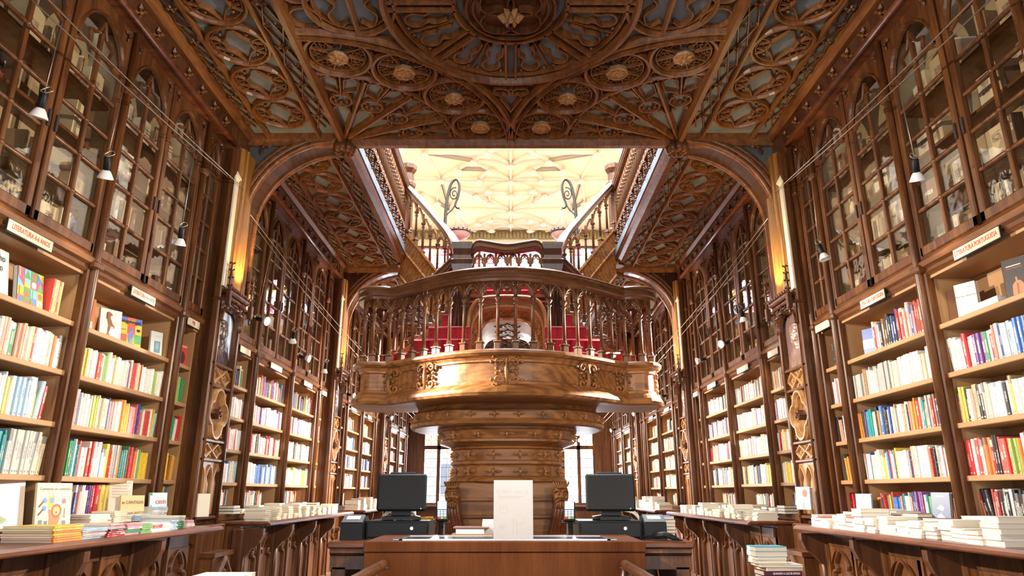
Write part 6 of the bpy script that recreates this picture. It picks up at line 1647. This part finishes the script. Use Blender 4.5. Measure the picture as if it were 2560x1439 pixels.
def lamp(p, aim, ztop, energy, lit, lab, size=1.05, col=(1,.90,.75)):
    p = Vector(p); d = (Vector(aim)-p).normalized()
    q = d.to_track_quat('-Z','Y'); Mx = q.to_matrix().to_4x4()
    t = thing('cable_spotlight', lab, 'lamp', p, 0, 'spotlights hanging on the lamp cables')
    m = MB(); m.lathe([(.001,.115),(.020,.115),(.022,.11),(.022,.03),(.018,.025),(.001,.025)], 12); m.xf(Mx); m.build('lamp_holder', M['black'], t)
    m = MB(); m.lathe([(.018,.03),(.030,.015),(.046,-.02),(.050,-.03),(.047,-.03),(.043,-.018),(.027,.013),(.015,.024)], 18); m.xf(Mx); m.build('lamp_shade', M['white'], t)
    m = MB(); m.ball((0,0,-.006), .024, 8); m.xf(Mx); m.build('bulb', BRIGHT if lit else DIM, t)
    up = Mx @ Vector((0,0,.115))
    m = MB(); m.tube(bez([tuple(up),tuple(up+Vector((.03,.02,.03))),tuple(up+Vector((.0,.03,.06))),tuple(up+Vector((-.025,0,.02))),tuple(up)],6), .0035, 5)
    m.tube([tuple(up), (0,.02,ztop-p.z)], .0022, 5); m.build('cord', M['wire'], t)
    if energy:
        li = bpy.data.lights.new('spot', 'SPOT'); li.energy = energy*1.0; li.color = col; li.spot_size = size; li.spot_blend = .7; li.shadow_soft_size = .03
        o = bpy.data.objects.new('spot', li); C.objects.link(o); o.location = p+d*.06; o.rotation_euler = q.to_euler()
LAMPS = [  # side, y, z, aim, ztop, energy, lit
 (-1,2.85,3.3,(3.0,4.8,2.1),3.85,1000,0,'unseen spotlight added beside the viewer, left wall'),  # out-of-frame pair added to brighten the facing shelves and cupboards
 (1,2.85,3.3,(-3.0,4.7,2.1),3.85,1000,0,'unseen spotlight added beside the viewer, right wall'),
 (-1,1.5,3.2,(-.3,7.9,2.3),3.8,420,0,'unseen spotlight added to light the stair, left wall'),  # out-of-view pair added to brighten the stair front and its base
 (1,1.5,3.2,(.2,7.9,1.4),3.8,480,0,'unseen spotlight added to light the stair, right wall'),
 (-1,3.44,3.32,(-3.1,3.9,1.5),3.95,30,0,'spotlight beside the 1918 book'),
 (-1,4.12,3.27,(-3.1,5.0,1.4),4.0,30,0,'white-shaded spotlight hung before the coloured glass reflections'),
 (-1,5.2,3.2,(-3.05,5.9,1.3),4.14,30,0,'spotlight hung low before the last glazed doors of the first bay'),
 (-1,7.25,3.05,(2.8,5.8,1.4),4.12,1900,1,'brightest spotlight just past the left bust'),
 (-1,8.24,3.05,(-3.1,9.3,1.4),3.95,60,0,'unlit-looking spotlight between the two bright left lamps'),
 (-1,8.9,2.95,(2.9,8.6,1.5),3.85,2300,1,'second bright spotlight past the left bust'),
 (-1,9.77,2.94,(-3.1,10.4,1.2),3.75,60,0,'spotlight just before the second left pilaster'),
 (-1,11.66,2.84,(2.9,10.3,1.5),3.4,1800,1,'bright spotlight at the second left pilaster'),
 (-1,15.5,2.86,(2.8,13.5,1.5),3.25,2200,1,'small bright spotlight far along the left wall'),
 (-1,17.4,2.8,(2.8,18,1.5),3.2,2200,1,'farthest bright spotlight along the left wall'),
 (1,4.11,3.25,(3.1,4.9,1.5),4.0,30,0,'white-shaded spotlight under the right glazed doors'),
 (1,5.53,3.19,(3.05,5.2,1.3),4.17,30,0,'pale spotlight beside the right uplit pilaster'),
 (1,7.66,3.17,(3.1,7.9,1.3),4.1,40,0,'dark spotlight past the right pilaster'),
 (1,8.5,3.06,(-2.8,6.0,1.4),3.95,1900,1,'brightest spotlight along the right wall'),
 (1,9.65,3.06,(-2.9,9.2,1.5),3.75,2300,0,'spotlight hung past the brightest right lamp'),
 (1,12.3,2.9,(-2.9,10.8,1.5),3.35,1800,1,'bright spotlight by the second right pilaster'),
 (1,15.0,2.9,(-2.8,13.5,1.5),3.28,2200,1,'small bright spotlight far along the right wall'),
 (1,18.5,2.85,(-2.8,17,1.5),3.16,2200,1,'farthest bright spotlight along the right wall'),
]
for s, y, z, aim, zt, e, lit, lab in LAMPS: lamp((s*(2.68 if y > 3 else 2.55),y,z), aim, zt, e, lit, lab, size=1.35 if 2 < y < 3 else .75 if y < 2 else 1.4 if y > 11 else 1.05)
lamp((-2.1,18.9,2.62),(-1.0,14,1.6),4.9,120,1,'starry bright spotlight before the left street window'); lamp((1.86,18.9,2.62),(1.0,14,1.6),4.9,120,1,'starry bright spotlight before the right street window')
# ------------------------------------------------------------------ daylight, fill lights and camera
def area(name, loc, rot, sx, sy, e, col):
    li = bpy.data.lights.new(name, 'AREA'); li.shape = 'RECTANGLE'; li.size = sx; li.size_y = sy; li.energy = e; li.color = col
    o = bpy.data.objects.new(name, li); C.objects.link(o); o.location = loc; o.rotation_euler = rot; return o
area('skylight_daylight', (0,10.4,9.42), (0,0,0), 3.3, 5.8, 1500, (.80,.89,1.))
for a, b in wins: area('street_window_daylight', ((a+b)/2,FY+.6,1.95), (-PI/2,0,0), .95, 2.1, 450, (.92,.96,1.))
for x in (-1.4,1.4): area('rear_fill', (x,-2.5,1.6), (PI/2,0,0), 1.75, 1.75, 45, (1.,.90,.78))  # fill added behind the viewer, set in the rear openings
area('upper_window_daylight', (0,FY+.5,7.2), (-PI/2,0,0), 4.6, 2.5, 250, (1,.97,.93))
for sx in (-1,1):             # unseen lights added below the vault to brighten it
    area('vault_fill', (sx*2.1,16.6,5.9), (PI,0,0), .6, 6.0, 120, (1,.80,.60))
w = bpy.data.worlds.new('sky'); sc.world = w; w.use_nodes = True
w.node_tree.nodes['Background'].inputs[0].default_value = (.82,.90,1.,1); w.node_tree.nodes['Background'].inputs[1].default_value = 8.
cam = bpy.data.cameras.new('camera'); co = bpy.data.objects.new('camera', cam); C.objects.link(co)
cam.sensor_width = 36; cam.lens = 36*1710/2560; cam.clip_start = .05; cam.clip_end = 200
cam.shift_x = 0.0012
co.location = (0,0,1.25); co.rotation_euler = (PI/2+math.atan(512.5/1710),0,0); sc.camera = co
vs = sc.view_settings; vs.view_transform = 'Standard'; vs.look = 'None'; vs.gamma = 1; vs.exposure = 0.15; vs.use_curve_mapping = False
cy = sc.cycles; cy.max_bounces = 8; cy.diffuse_bounces = 3; cy.glossy_bounces = 3; cy.transparent_max_bounces = 12; cy.transmission_bounces = 4
cy.caustics_reflective = False; cy.caustics_refractive = False; cy.sample_clamp_indirect = 6; cy.use_denoising = True
cy.use_adaptive_sampling = True; cy.adaptive_threshold = .03
